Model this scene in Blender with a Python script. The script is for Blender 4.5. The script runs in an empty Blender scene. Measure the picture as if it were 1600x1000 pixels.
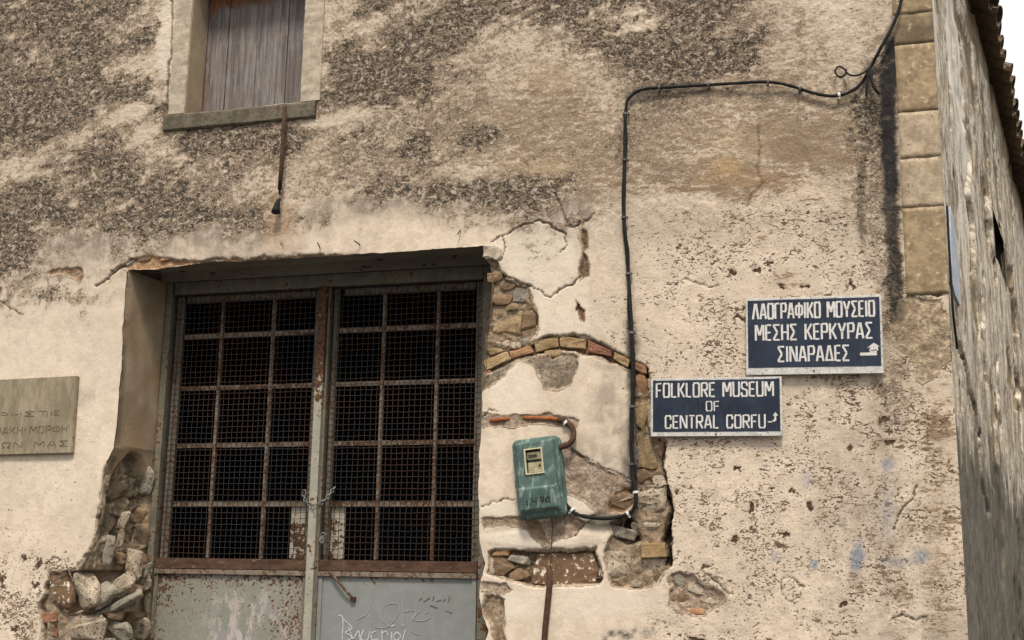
import bpy, bmesh, math, random
import numpy as np
from mathutils import Vector, Matrix, noise as mnoise

# ------------------------------------------------------------------ camera, world, sun, exposure
SC = bpy.context.scene
COL = SC.collection
F = 1903.0
def _n(v): return v / np.linalg.norm(v)
_up = _n(np.array([140., 9200., -F]))
_lf = _n(np.array([-6800., -290., -F])); _lf = _n(_lf - _up * _lf.dot(_up))
_X = -_lf; _Z = _up; _Y = np.cross(_Z, _X)
R = np.array([_X, _Y, _Z])
CAM = np.array([0., -5.9, 1.6])
cd = bpy.data.cameras.new('camera'); cam = bpy.data.objects.new('camera', cd); COL.objects.link(cam)
cd.sensor_width = 36.0; cd.lens = F / 1600.0 * 36.0; cd.clip_start = 0.05; cd.clip_end = 2000
cam.matrix_world = Matrix([[*R[0], CAM[0]], [*R[1], CAM[1]], [*R[2], CAM[2]], [0, 0, 0, 1]])
SC.camera = cam

SUN_ELEV, SUN_AZ = math.radians(58), math.radians(12)      # azimuth measured from -Y (street side) towards -X
sdir = Vector((math.sin(SUN_AZ) * math.cos(SUN_ELEV) * 1.0, -math.cos(SUN_AZ) * math.cos(SUN_ELEV), math.sin(SUN_ELEV)))
sl = bpy.data.lights.new('sun', 'SUN'); sl.energy = 2.1; sl.angle = math.radians(11); sl.color = (1.0, 0.93, 0.82)
sun = bpy.data.objects.new('sun', sl); COL.objects.link(sun)
sun.rotation_euler = sdir.to_track_quat('Z', 'Y').to_euler(); sun.location = (0, -20, 30)
W = bpy.data.worlds.new('World'); SC.world = W; W.use_nodes = True
wt = W.node_tree; wt.nodes.clear()
sky = wt.nodes.new('ShaderNodeTexSky'); sky.sky_type = 'NISHITA'; sky.sun_disc = False
sky.sun_elevation = SUN_ELEV; sky.sun_rotation = math.atan2(sdir.x, sdir.y); sky.dust_density = 3.0
hs = wt.nodes.new('ShaderNodeHueSaturation'); hs.inputs['Saturation'].default_value = 0.12
tc = wt.nodes.new('ShaderNodeTexCoord'); wn = wt.nodes.new('ShaderNodeTexNoise'); wn.inputs['Scale'].default_value = 2.2; wn.inputs['Detail'].default_value = 6
cr = wt.nodes.new('ShaderNodeValToRGB')
cr.color_ramp.elements[0].position = 0.3; cr.color_ramp.elements[0].color = (10.2, 10.1, 9.9, 1)
cr.color_ramp.elements[1].position = 0.7; cr.color_ramp.elements[1].color = (11.6, 11.6, 11.6, 1)
mx = wt.nodes.new('ShaderNodeMix'); mx.data_type = 'RGBA'; mx.inputs[0].default_value = 0.85
bg = wt.nodes.new('ShaderNodeBackground'); bg.inputs['Strength'].default_value = 0.105
wo = wt.nodes.new('ShaderNodeOutputWorld')
wt.links.new(tc.outputs['Generated'], wn.inputs['Vector']); wt.links.new(wn.outputs['Fac'], cr.inputs[0])
# overcast sky: brightness rises from horizon to zenith as (1 + 2 sin h) / 3
sx = wt.nodes.new('ShaderNodeSeparateXYZ'); ma = wt.nodes.new('ShaderNodeMath'); ma.operation = 'MULTIPLY_ADD'; ma.use_clamp = True; ma.inputs[1].default_value = 0.667; ma.inputs[2].default_value = 0.333
mb = wt.nodes.new('ShaderNodeVectorMath'); mb.operation = 'SCALE'
wt.links.new(tc.outputs['Generated'], sx.inputs[0]); wt.links.new(sx.outputs[2], ma.inputs[0])
wt.links.new(sky.outputs[0], hs.inputs['Color']); wt.links.new(hs.outputs[0], mx.inputs[6]); wt.links.new(cr.outputs[0], mb.inputs[0]); wt.links.new(ma.outputs[0], mb.inputs['Scale']); wt.links.new(mb.outputs[0], mx.inputs[7])
wt.links.new(mx.outputs[2], bg.inputs[0]); wt.links.new(bg.outputs[0], wo.inputs[0])
SC.view_settings.view_transform = 'Standard'; SC.view_settings.look = 'None'
SC.view_settings.exposure = 0.78; SC.view_settings.gamma = 1.0; SC.view_settings.use_curve_mapping = False
SC.render.engine = 'CYCLES'

random.seed(7); rng = np.random.default_rng(7)

# ------------------------------------------------------------------ measuring helpers
def P(px, py, y=0.0):
    d = R @ np.array([px - 800., 500. - py, -F]); t = (y - CAM[1]) / d[1]
    return CAM + d * t
def pv(px, py, y=0.0): return Vector(P(px, py, y))
def to_px(X, Y, Z):
    w = np.stack([X - CAM[0], Y - CAM[1], Z - CAM[2]], -1) @ R
    return 800 + F * w[..., 0] / -w[..., 2], 500 - F * w[..., 1] / -w[..., 2]

# ------------------------------------------------------------------ numpy noise
def _hash(ix, iy, seed):
    h = (ix.astype(np.int64) * 374761393 + iy.astype(np.int64) * 668265263 + seed * 1442695040) & 0xFFFFFFFF
    h = ((h ^ (h >> 13)) * 1274126177) & 0xFFFFFFFF
    return ((h ^ (h >> 16)) & 0xFFFF) / 65535.0
def vnoise(x, y, seed=0):
    x0 = np.floor(x); y0 = np.floor(y); fx = x - x0; fy = y - y0
    fx = fx * fx * fx * (fx * (fx * 6 - 15) + 10); fy = fy * fy * fy * (fy * (fy * 6 - 15) + 10)
    a = _hash(x0, y0, seed); b = _hash(x0 + 1, y0, seed); c = _hash(x0, y0 + 1, seed); d = _hash(x0 + 1, y0 + 1, seed)
    return (a + (b - a) * fx) * (1 - fy) + (c + (d - c) * fx) * fy
def fbm(x, y, s, oct=4, seed=0, gain=0.5):
    t = np.zeros_like(x); a = 1.0; n = 0
    for o in range(oct):
        t += a * (vnoise(x * s + 17.3 * o, y * s - 9.1 * o, seed + o) * 2 - 1); n += a; a *= gain; s *= 2.03
    return t / n
def sstep(a, b, x):
    t = np.clip((x - a) / (b - a), 0, 1); return t * t * (3 - 2 * t)
def poly_sd(px, py, poly):
    """signed distance, negative inside; also nearest boundary point"""
    p = np.asarray(poly, float); n = len(p); best = np.full(px.shape, 1e18); nx = px.copy(); ny = py.copy(); ins = np.zeros(px.shape, bool)
    for i in range(n):
        a = p[i]; b = p[(i + 1) % n]; e = b - a; L = e @ e + 1e-12
        t = np.clip(((px - a[0]) * e[0] + (py - a[1]) * e[1]) / L, 0, 1)
        qx = a[0] + t * e[0]; qy = a[1] + t * e[1]; d = (px - qx) ** 2 + (py - qy) ** 2
        m = d < best; best = np.where(m, d, best); nx = np.where(m, qx, nx); ny = np.where(m, qy, ny)
        c = ((a[1] > py) != (b[1] > py)) & (px < (b[0] - a[0]) * (py - a[1]) / (b[1] - a[1] + 1e-12) + a[0]); ins ^= c
    d = np.sqrt(best); return np.where(ins, -d, d), nx, ny
def line_d(px, py, pts):
    best = np.full(px.shape, 1e18)
    for a, b in zip(pts[:-1], pts[1:]):
        a = np.array(a, float); b = np.array(b, float); e = b - a; L = e @ e + 1e-12
        t = np.clip(((px - a[0]) * e[0] + (py - a[1]) * e[1]) / L, 0, 1)
        best = np.minimum(best, (px - a[0] - t * e[0]) ** 2 + (py - a[1] - t * e[1]) ** 2)
    return np.sqrt(best)

# ------------------------------------------------------------------ node helpers
class G:
    def __init__(s, name):
        s.m = bpy.data.materials.new(name); s.m.use_nodes = True; s.t = s.m.node_tree; s.t.nodes.clear()
        s.out = s.t.nodes.new('ShaderNodeOutputMaterial'); s.b = s.t.nodes.new('ShaderNodeBsdfPrincipled')
        s.t.links.new(s.b.outputs[0], s.out.inputs[0]); s.co = s.t.nodes.new('ShaderNodeTexCoord').outputs['Object']
        s.b.inputs['Specular IOR Level'].default_value = 0.25
    def put(s, sock, v):
        if hasattr(v, 'is_linked'): s.t.links.new(v, sock)
        else:
            if sock.type == 'RGBA' and len(v) == 3: v = (*v, 1)
            sock.default_value = v
    def math(s, op, a, b=0.0, c=None, clamp=False):
        n = s.t.nodes.new('ShaderNodeMath'); n.operation = op; n.use_clamp = clamp
        s.put(n.inputs[0], a); s.put(n.inputs[1], b)
        if c is not None: s.put(n.inputs[2], c)
        return n.outputs[0]
    def add(s, a, b): return s.math('ADD', a, b)
    def sub(s, a, b): return s.math('SUBTRACT', a, b)
    def mul(s, a, b): return s.math('MULTIPLY', a, b)
    def mx(s, a, b): return s.math('MAXIMUM', a, b)
    def ss(s, x, a, b, lo=0.0, hi=1.0):
        n = s.t.nodes.new('ShaderNodeMapRange'); n.interpolation_type = 'SMOOTHSTEP'
        s.put(n.inputs['Value'], x); s.put(n.inputs['From Min'], a); s.put(n.inputs['From Max'], b); s.put(n.inputs['To Min'], lo); s.put(n.inputs['To Max'], hi)
        return n.outputs[0]
    def mix(s, f, a, b, mode='MIX'):
        n = s.t.nodes.new('ShaderNodeMix'); n.data_type = 'RGBA'; n.blend_type = mode
        s.put(n.inputs[0], f); s.put(n.inputs[6], a); s.put(n.inputs[7], b); return n.outputs[2]
    def scale(s, v=(1, 1, 1), src=None, rot=(0, 0, 0)):
        n = s.t.nodes.new('ShaderNodeMapping'); s.put(n.inputs[0], src or s.co); n.inputs['Scale'].default_value = v; n.inputs['Rotation'].default_value = rot; return n.outputs[0]
    def noise(s, sc, det=4, rough=0.55, dist=0.0, co=None, lac=2.0):
        n = s.t.nodes.new('ShaderNodeTexNoise'); s.put(n.inputs['Vector'], co or s.co)
        n.inputs['Scale'].default_value = sc; n.inputs['Detail'].default_value = det; n.inputs['Roughness'].default_value = rough; n.inputs['Distortion'].default_value = dist; n.inputs['Lacunarity'].default_value = lac
        return n.outputs['Fac']
    def vor(s, sc, co=None, feat='F1', rnd=1.0):
        n = s.t.nodes.new('ShaderNodeTexVoronoi'); n.feature = feat; s.put(n.inputs['Vector'], co or s.co); n.inputs['Scale'].default_value = sc; n.inputs['Randomness'].default_value = rnd
        return n.outputs['Distance']
    def vcol(s, sc, co=None):
        n = s.t.nodes.new('ShaderNodeTexVoronoi'); s.put(n.inputs['Vector'], co or s.co); n.inputs['Scale'].default_value = sc
        q = s.t.nodes.new('ShaderNodeSeparateColor'); s.t.links.new(n.outputs['Color'], q.inputs[0]); return q.outputs[0]
    def attr(s, name):
        n = s.t.nodes.new('ShaderNodeAttribute'); n.attribute_name = name
        q = s.t.nodes.new('ShaderNodeSeparateColor'); s.t.links.new(n.outputs['Color'], q.inputs[0])
        return n.outputs['Color'], q.outputs[0], q.outputs[1], q.outputs[2], n.outputs['Alpha']
    def rnd(s):
        return s.t.nodes.new('ShaderNodeObjectInfo').outputs['Random']
    def bump(s, h, strength=0.5, dist=0.004):
        n = s.t.nodes.new('ShaderNodeBump'); n.inputs['Strength'].default_value = strength; n.inputs['Distance'].default_value = dist
        s.put(n.inputs['Height'], h); s.t.links.new(n.outputs[0], s.b.inputs['Normal'])
    def done(s, col, rough=0.85, metal=0.0):
        s.put(s.b.inputs['Base Color'], col); s.put(s.b.inputs['Roughness'], rough); s.put(s.b.inputs['Metallic'], metal); return s.m

# ------------------------------------------------------------------ materials
def mat_wall():
    g = G('weathered_plaster')
    _, L, Br, Sm, S = g.attr('mask')       # lichen, brown, smooth, soot and cable shading
    _, C, Gr, Wh, Ck = g.attr('mask2')     # chips, grey wash, whitewash, crack dirt
    tint, _, _, _, E = g.attr('tint'); stn, _, _, _, sA = g.attr('stain')
    fine = g.noise(60, 6, 0.7); fine2 = g.noise(150, 3, 0.6); med = g.noise(14, 6, 0.62, 0.4); big = g.noise(2.6, 5, 0.55)
    hor = g.noise(9, 6, 0.65, 0.3, g.scale((1, 1, 3.6))); hor2 = g.noise(26, 5, 0.65, 0.5, g.scale((1, 1, 2.4)))
    ver = g.noise(9, 5, 0.6, 0.2, g.scale((2.6, 1, 0.5)))
    c = g.mix(g.ss(big, 0.35, 0.65), (0.70, 0.575, 0.435), (0.61, 0.50, 0.38))
    c = g.mix(g.mul(g.ss(med, 0.42, 0.62), 0.4), c, (0.44, 0.35, 0.26)); c = g.mix(g.mul(g.mul(g.sub(1.0, Sm), g.ss(hor2, 0.50, 0.60)), 0.5), c, (0.36, 0.27, 0.185)); c = g.mix(g.mul(g.mul(g.sub(1.0, Sm), g.ss(fine, 0.50, 0.62)), 0.35), c, (0.33, 0.25, 0.175))
    c = g.mix(g.mul(Wh, g.ss(big, 0.2, 0.6, 0.7, 1.0)), c, (0.70, 0.61, 0.485))
    c = g.mix(g.mul(Br, g.ss(hor, 0.3, 0.6, 0.35, 0.75)), c, g.mix(g.ss(big, .4, .6), (0.44, 0.33, 0.215), (0.38, 0.295, 0.205)))
    c = g.mix(g.math('MINIMUM', g.mul(L, g.ss(med, 0.3, 0.6, 0.35, 0.85)), 1.0), c, (0.29, 0.22, 0.155))
    # grey wash on the smooth repair
    c = g.mix(g.mul(Gr, g.ss(g.add(g.mul(med, 0.6), g.mul(ver, 0.4)), 0.36, 0.58, 0.35, 1.0)), c, (0.22, 0.18, 0.14))
    # brown patina, patchy horizontally
    bt = g.add(g.mul(hor, 0.6), g.mul(hor2, 0.4))
    bm = g.ss(bt, g.sub(0.62, g.mul(Br, 0.27)), g.sub(0.67, g.mul(Br, 0.24)))
    c = g.mix(g.mul(bm, g.ss(Br, 0.02, 0.12)), c, g.mix(g.ss(med, 0.35, 0.65), (0.31, 0.21, 0.125), (0.23, 0.16, 0.105)))
    # uneven brown weathering of the old rough coat
    w0 = g.add(g.mul(g.noise(20, 6, 0.7, 0.6, g.scale((1, 1, 1.7))), 0.55), g.mul(fine, 0.45)); rgh = g.sub(1.0, Sm)
    wL = g.math('MINIMUM', g.add(g.mul(L, 1.3), g.mul(Br, 0.8)), 1.0)
    c = g.mix(g.mul(g.mul(g.ss(w0, g.sub(0.58, g.mul(wL, 0.16)), g.sub(0.63, g.mul(wL, 0.14))), rgh), g.ss(wL, 0.0, 0.4, 0.0, 0.75)), c, g.mix(g.ss(fine2, .42, .58), (0.215, 0.155, 0.10), (0.34, 0.26, 0.18)))
    # lichen and spalling crust
    lt = g.add(g.mul(med, 0.42), g.add(g.mul(fine, 0.42), g.mul(big, 0.16)))
    rough = g.sub(1.0, Sm)
    m1 = g.ss(lt, g.sub(0.60, g.mul(L, 0.26)), g.sub(0.665, g.mul(L, 0.23)))
    m1 = g.mul(m1, g.ss(L, 0.02, 0.15))
    c = g.mix(g.mul(m1, 0.85), c, g.mix(1.0, g.mix(g.ss(fine2, 0.4, 0.6), (0.115, 0.085, 0.057), (0.23, 0.175, 0.12)), g.mix(g.ss(med, .38, .62), (.75, .72, .7), (1.35, 1.33, 1.3)), 'MULTIPLY'))
    lt2 = g.add(g.mul(fine, 0.36), g.add(g.mul(fine2, 0.16), g.mul(g.noise(27, 5, 0.65, 0.5, g.scale((1, 1, 1.4))), 0.48)))
    m2 = g.mul(g.ss(lt2, g.sub(0.655, g.mul(L, 0.19)), g.sub(0.70, g.mul(L, 0.165))), g.ss(L, 0.03, 0.2, 0.0, 0.9))
    c = g.mix(m2, c, (0.034, 0.027, 0.020))
    # light flecks left in the crust
    fl = g.mul(g.mx(g.ss(g.noise(85, 4, 0.6, 0.0, g.scale((1, 1, 1.3))), 0.58, 0.63), g.ss(g.noise(24, 6, 0.7, 0.6, g.scale((1, 1, 1.5))), 0.555, 0.60)), g.ss(L, 0.2, 0.6))
    c = g.mix(g.mul(fl, 0.75), c, (0.55, 0.45, 0.335))
    # dark chips of missing skin
    cz = g.noise(34, 3, 0.5, 0.8, g.scale((1, 1, 1.9))); cz2 = g.noise(75, 2, 0.5, 0.5, g.scale((1, 1, 1.5)))
    clump = g.noise(5.5, 3, 0.5)
    Cc = g.mul(C, g.ss(clump, 0.36, 0.60, 0.35, 1.0))
    ch = g.mx(g.ss(cz, g.sub(0.735, g.mul(Cc, 0.18)), g.sub(0.75, g.mul(Cc, 0.18))), g.ss(cz2, g.sub(0.745, g.mul(Cc, 0.18)), g.sub(0.76, g.mul(Cc, 0.18))))
    cz3 = g.noise(15, 4, 0.6, 1.0, g.scale((1, 1, 2.2))); ch = g.mx(ch, g.ss(cz3, g.sub(0.745, g.mul(Cc, 0.14)), g.sub(0.755, g.mul(Cc, 0.14))))
    ch = g.mul(ch, g.ss(C, 0.02, 0.1))
    c = g.mix(g.mul(ch, 0.9), c, g.mix(g.ss(med, 0.4, 0.6), (0.055, 0.032, 0.02), (0.20, 0.115, 0.06)))
    # exposed core: sand and pebbles
    peb = g.vor(70); core = g.mix(g.ss(fine, 0.35, 0.65), (0.55, 0.55, 0.55), (1.35, 1.32, 1.28))
    core = g.mix(g.mul(g.ss(med, 0.45, 0.6), 0.6), core, (0.62, 0.55, 0.48))
    ec = g.mix(1.0, tint, core, 'MULTIPLY')
    c = g.mix(g.ss(g.add(E, g.mul(g.sub(fine, 0.5), 0.35)), 0.42, 0.56), c, ec)
    c = g.mix(g.mul(sA, g.ss(g.add(g.mul(fine, .5), g.mul(fine2, .5)), 0.38, 0.56, 0.25, 1.0)), c, stn)
    c = g.mix(g.mul(Ck, 0.85), c, (0.045, 0.032, 0.022))
    # soot, run-off and the painted shading below the cable
    sm = g.mul(S, g.ss(g.add(g.mul(fine, 0.4), g.mul(ver, 0.6)), 0.2, 0.55, 0.8, 1.0))
    c = g.mix(g.math('MINIMUM', sm, 0.97), c, (0.016, 0.015, 0.015))
    c = g.mix(0.5, c, g.mix(g.ss(fine2, 0.3, 0.7), (0.82, 0.82, 0.82), (1.14, 1.14, 1.14)), 'MULTIPLY')
    c = g.mix(1.0, c, (0.93, 0.93, 0.95), 'MULTIPLY')
    amp = g.add(0.25, g.add(g.mul(rough, 0.55), g.mul(E, 0.8)))
    h = g.mul(g.add(g.mul(fine, 1.0), g.add(g.mul(med, 0.7), g.mul(fine2, 0.5))), amp)
    h = g.sub(h, g.mul(ch, 0.55)); h = g.sub(h, g.mul(m2, 0.35))
    g.bump(h, 0.9, 0.008)
    return g.done(c, 0.93)

def mat_side():
    g = G('streaked_side_plaster')
    v1 = g.noise(4, 6, 0.7, 0.3, g.scale((1, 1, 0.75))); v2 = g.noise(12, 5, 0.7, 0.3, g.scale((1, 1, 1.3))); fine = g.noise(50, 5, 0.7); med = g.noise(6, 5, 0.6)
    _, D, Ex, Lt, _a = g.attr('mask')
    pz = g.add(g.mul(v1, .6), g.mul(g.noise(12, 6, .7, .4, g.scale((1, 1, 1.5))), .4)); c = g.mix(g.ss(pz, 0.47, 0.52), (0.66, 0.58, 0.46), (0.38, 0.31, 0.22))
    c = g.mix(g.mul(g.ss(pz, 0.55, 0.58), 0.9), c, (0.18, 0.135, 0.09)); c = g.mix(g.mul(g.ss(g.noise(9, 4, .6, .2, g.scale((1, 1, .25))), .54, .62), .5), c, (0.16, 0.14, 0.11))
    c = g.mix(g.ss(g.noise(9, 5, 0.6, 0.5, g.scale((1, 1, 0.5))), 0.60, 0.64), c, (0.05, 0.04, 0.03))
    c = g.mix(g.mul(g.ss(fine, 0.50, 0.60), 0.6), c, (0.14, 0.11, 0.078)); c = g.mix(g.mul(g.ss(med, 0.5, 0.6), 0.5), c, (0.26, 0.20, 0.135))
    c = g.mix(g.ss(g.add(Ex, g.mul(g.sub(fine, 0.5), 0.5)), 0.4, 0.6), c, g.mix(g.ss(med, 0.4, 0.6), (0.25, 0.18, 0.10), (0.16, 0.125, 0.08)))
    c = g.mix(g.mul(Lt, 0.8), c, (0.66, 0.61, 0.53))
    dk = g.ss(g.add(D, g.mul(g.sub(med, 0.5), 0.9)), 0.3, 0.8)
    c = g.mix(g.mul(dk, 0.85), c, g.mix(g.ss(v2, .4, .6), (0.045, 0.04, 0.03), (0.085, 0.072, 0.052)))
    g.bump(g.add(fine, g.mul(pz, 1.2)), 0.6, 0.006)
    return g.done(c, 0.93)

def simple(name, c1, c2, sc=20, rough=0.85, metal=0.0, c3=None, t3=0.6, bumpd=0.003, st=(1, 1, 1), rnd=0.0, bstr=0.7):
    g = G(name); co = g.scale(st); n1 = g.noise(sc, 6, 0.62, 0.3, co); n2 = g.noise(sc * 3.7, 5, 0.65, 0.0, co)
    c = g.mix(g.ss(g.add(g.mul(n1, 0.6), g.mul(n2, 0.4)), 0.38, 0.62), c1, c2)
    if c3: c = g.mix(g.ss(n2, t3, t3 + 0.05), c, c3)
    if rnd:
        r = g.rnd(); c = g.mix(1.0, c, g.mix(r, (1 - rnd,) * 3, (1 + rnd,) * 3), 'MULTIPLY')
    g.bump(g.add(n1, g.mul(n2, 0.7)), bstr, bumpd); return g.done(c, rough, metal)

def mat_paint(name, paint, paint2, rustamt=0.5, edge=None, sc=1.0, dark=1.0):
    """paint over steel; rust blooms where noise exceeds; attribute 'rust' adds"""
    g = G(name); _, ra, pk, _b, _a = g.attr('rust')
    n = g.noise(13 * sc, 6, 0.68, 0.4); f = g.noise(55 * sc, 5, 0.65); v = g.noise(18, 4, 0.6, 0.2, g.scale((1.5, 1, 0.25))); sp = g.noise(38 * sc, 3, 0.6)
    c = g.mix(g.ss(n, 0.38, 0.62), paint, paint2); c = g.mix(g.mul(g.ss(v, 0.45, 0.65), 0.25), c, (0.24, 0.235, 0.2))
    c = g.mix(g.mul(pk, g.ss(g.noise(14, 5, 0.65, 0.3, g.scale((1, 1, 0.55))), 0.44, 0.52)), c, g.mix(g.ss(g.noise(22, 4, 0.6, 0.2, g.scale((1, 1, .5))), .45, .55), (0.40, 0.345, 0.32), (0.25, 0.225, 0.215)))
    amt = g.add(ra, rustamt)
    t = g.add(g.mul(n, 0.35), g.add(g.mul(sp, 0.4), g.mul(f, 0.25)))
    soft = g.ss(t, g.sub(0.66, g.mul(amt, 0.26)), g.sub(0.80, g.mul(amt, 0.26)))
    c = g.mix(g.mul(soft, 0.6), c, (0.30, 0.185, 0.085))
    hard = g.ss(t, g.sub(0.72, g.mul(amt, 0.26)), g.sub(0.74, g.mul(amt, 0.26)))
    c = g.mix(hard, c, g.mix(g.ss(f, 0.4, 0.6), (0.04, 0.022, 0.015), (0.115, 0.053, 0.025)))
    g.bump(g.sub(g.mul(n, 0.5), g.mul(hard, 0.5)), 0.5, 0.002)
    return g.done(c, g.ss(hard, 0, 1, 0.5, 0.9))

def mat_tiles():
    g = G('clay_roof_tile'); n = g.noise(12, 6, 0.65); f = g.noise(50, 5, 0.6)
    c = g.mix(g.ss(n, 0.4, 0.6), (0.09, 0.06, 0.037), (0.18, 0.125, 0.078)); c = g.mix(g.ss(f, 0.55, 0.62), c, (0.07, 0.055, 0.04))
    c = g.mix(1.0, c, g.mix(g.rnd(), (0.65, 0.65, 0.65), (1.25, 1.2, 1.15)), 'MULTIPLY'); g.bump(n, 0.6, 0.006); return g.done(c, 0.9)

def mat_boards():
    g = G('old_shutter_paint'); w = g.noise(26, 6, 0.7, 0.3, g.scale((2.2, 1, 0.12))); w2 = g.noise(60, 4, 0.6, 0.2, g.scale((2.2, 1, 0.2))); n = g.noise(9, 4)
    _, rs, _1, _2, _3 = g.attr('rust')
    c = g.mix(g.ss(w, 0.38, 0.62), (0.105, 0.092, 0.09), (0.22, 0.195, 0.18)); c = g.mix(g.mul(g.ss(w2, 0.6, 0.68), 0.7), c, (0.36, 0.31, 0.26))
    c = g.mix(g.ss(w2, 0.34, 0.30), c, (0.045, 0.033, 0.03)); c = g.mix(g.mul(g.ss(n, .45, .65), .5), c, (0.15, 0.11, 0.085))
    c = g.mix(g.ss(g.add(rs, g.mul(g.sub(g.noise(20, 4, .6, .3), 0.5), 0.9)), 0.36, 0.72), c, g.mix(g.ss(w, .4, .6), (0.23, 0.10, 0.055), (0.11, 0.055, 0.032)))
    c = g.mix(1.0, c, g.mix(g.rnd(), (0.85, 0.85, 0.85), (1.15, 1.13, 1.1)), 'MULTIPLY')
    g.bump(g.add(w, g.mul(w2, .5)), 0.8, 0.004); return g.done(c, 0.85)

def mat_meter():
    g = G('chalky_green_enamel'); n = g.noise(12, 6, 0.65, 0.5); f = g.noise(60, 4, 0.6); v = g.noise(30, 4, 0.6, 0.6, g.scale((1.3, 1, 0.5)))
    c = g.mix(g.ss(n, 0.35, 0.65), (0.050, 0.088, 0.076), (0.085, 0.132, 0.115)); c = g.mix(g.mul(g.ss(v, 0.51, 0.66), 0.6), c, (0.29, 0.35, 0.31))
    c = g.mix(g.ss(f, 0.68, 0.72), c, (0.03, 0.035, 0.03)); g.bump(g.add(n, g.mul(v, .5)), 0.3, 0.002); return g.done(c, 0.5)

def mat_sign():
    g = G('navy_sign_paint'); n = g.noise(7, 6, 0.6, 0.3); f = g.noise(55, 5, 0.7); v = g.noise(12, 5, 0.7, 0.2, g.scale((2.5, 1, 0.4)))
    c = g.mix(g.ss(n, 0.35, 0.65), (0.010, 0.016, 0.030), (0.021, 0.030, 0.050)); c = g.mix(g.mul(g.ss(v, 0.5, 0.75), 0.3), c, (0.085, 0.09, 0.10)); c = g.mix(g.mul(g.ss(f, .66, .72), .6), c, (0.16, 0.14, 0.11))
    g.bump(n, 0.2, 0.002); return g.done(c, 0.42)

M = {}
M['wall'] = mat_wall(); M['side'] = mat_side(); M['tile'] = mat_tiles(); M['board'] = mat_boards(); M['meter'] = mat_meter(); M['navy'] = mat_sign()
M['reveal'] = simple('reveal_plaster', (0.33, 0.25, 0.165), (0.42, 0.335, 0.235), 5, 0.9, c3=(0.30, 0.20, 0.10), t3=0.62)
M['rubble'] = simple('crumbling_mortar', (0.11, 0.08, 0.052), (0.26, 0.195, 0.125), 16, 0.95, c3=(0.40, 0.33, 0.24), t3=0.62, bumpd=0.02, bstr=1.0)
M['st_gold'] = simple('golden_limestone', (0.17, 0.115, 0.058), (0.33, 0.235, 0.13), 22, 0.95, c3=(0.10, 0.07, 0.04), t3=0.58, bumpd=0.012, rnd=0.15)
M['st_brown'] = simple('brown_stone', (0.14, 0.085, 0.05), (0.25, 0.165, 0.10), 18, 0.95, c3=(0.36, 0.29, 0.21), t3=0.63, bumpd=0.01, rnd=0.2)
M['st_pale'] = simple('pale_rock', (0.25, 0.195, 0.135), (0.50, 0.41, 0.31), 16, 0.95, c3=(0.10, 0.07, 0.042), t3=0.55, bumpd=0.012, rnd=0.12)
M['st_grey'] = simple('grey_rock', (0.17, 0.145, 0.11), (0.33, 0.29, 0.23), 18, 0.95, c3=(0.07, 0.055, 0.04), t3=0.57, bumpd=0.012, rnd=0.15)
M['st_flake'] = simple('brown_stone_with_limewash_flakes', (0.135, 0.078, 0.042), (0.17, 0.10, 0.058), 9, 0.9, c3=(0.60, 0.52, 0.42), t3=0.56, bumpd=0.004, rnd=0.05)
M['bk_red'] = simple('red_brick', (0.17, 0.07, 0.042), (0.25, 0.125, 0.075), 20, 0.9, c3=(0.34, 0.25, 0.17), t3=0.60, bumpd=0.008, rnd=0.15)
M['bk_orange'] = simple('orange_brick', (0.25, 0.125, 0.06), (0.34, 0.20, 0.11), 20, 0.9, c3=(0.36, 0.28, 0.19), t3=0.6, bumpd=0.008, rnd=0.15)
M['bk_ochre'] = simple('ochre_brick', (0.26, 0.165, 0.075), (0.36, 0.255, 0.14), 20, 0.9, c3=(0.15, 0.09, 0.05), t3=0.58, bumpd=0.008, rnd=0.15)
M['q_ochre'] = simple('ochre_quoin_stone', (0.21, 0.15, 0.09), (0.36, 0.265, 0.16), 11, 0.93, c3=(0.46, 0.38, 0.26), t3=0.60, bumpd=0.006, rnd=0.06)
M['q_beige'] = simple('beige_quoin_stone', (0.26, 0.195, 0.13), (0.44, 0.35, 0.245), 11, 0.93, c3=(0.17, 0.125, 0.08), t3=0.61, bumpd=0.006, rnd=0.08)
M['q_dark'] = simple('darkened_quoin_stone', (0.12, 0.09, 0.055), (0.24, 0.175, 0.105), 7, 0.93, c3=(0.40, 0.34, 0.26), t3=0.63, bumpd=0.008, rnd=0.1)
M['sill'] = simple('lichened_sill_stone', (0.075, 0.062, 0.042), (0.15, 0.125, 0.088), 14, 0.93, c3=(0.40, 0.36, 0.29), t3=0.66, bumpd=0.005)
M['surround'] = simple('cement_surround', (0.30, 0.25, 0.19), (0.47, 0.39, 0.295), 13, 0.93, c3=(0.20, 0.165, 0.12), t3=0.62, bumpd=0.006)
M['lintel'] = simple('grimy_lintel', (0.17, 0.15, 0.115), (0.25, 0.225, 0.175), 8, 0.9, c3=(0.05, 0.035, 0.025), t3=0.6, bumpd=0.004, st=(0.3, 1, 1))
M['lintel_rot'] = simple('rotten_lintel_edge', (0.018, 0.013, 0.01), (0.07, 0.05, 0.035), 30, 0.9, c3=(0.42, 0.36, 0.29), t3=0.66, bumpd=0.01, st=(0.5, 1, 1))
M['gate'] = mat_paint('gate_frame_paint', (0.115, 0.103, 0.075), (0.16, 0.145, 0.108), 0.5)
M['leafframe'] = mat_paint('gate_leaf_paint', (0.085, 0.075, 0.06), (0.12, 0.105, 0.085), 0.5)
M['rail'] = simple('dark_rusted_rail', (0.045, 0.024, 0.016), (0.10, 0.055, 0.034), 14, 0.9, c3=(0.22, 0.16, 0.11), t3=0.62, st=(.4, 1, 1))
M['gate_rust'] = mat_paint('rusted_gate_bar', (0.19, 0.155, 0.125), (0.11, 0.08, 0.06), 1.0, sc=2.0)
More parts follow.
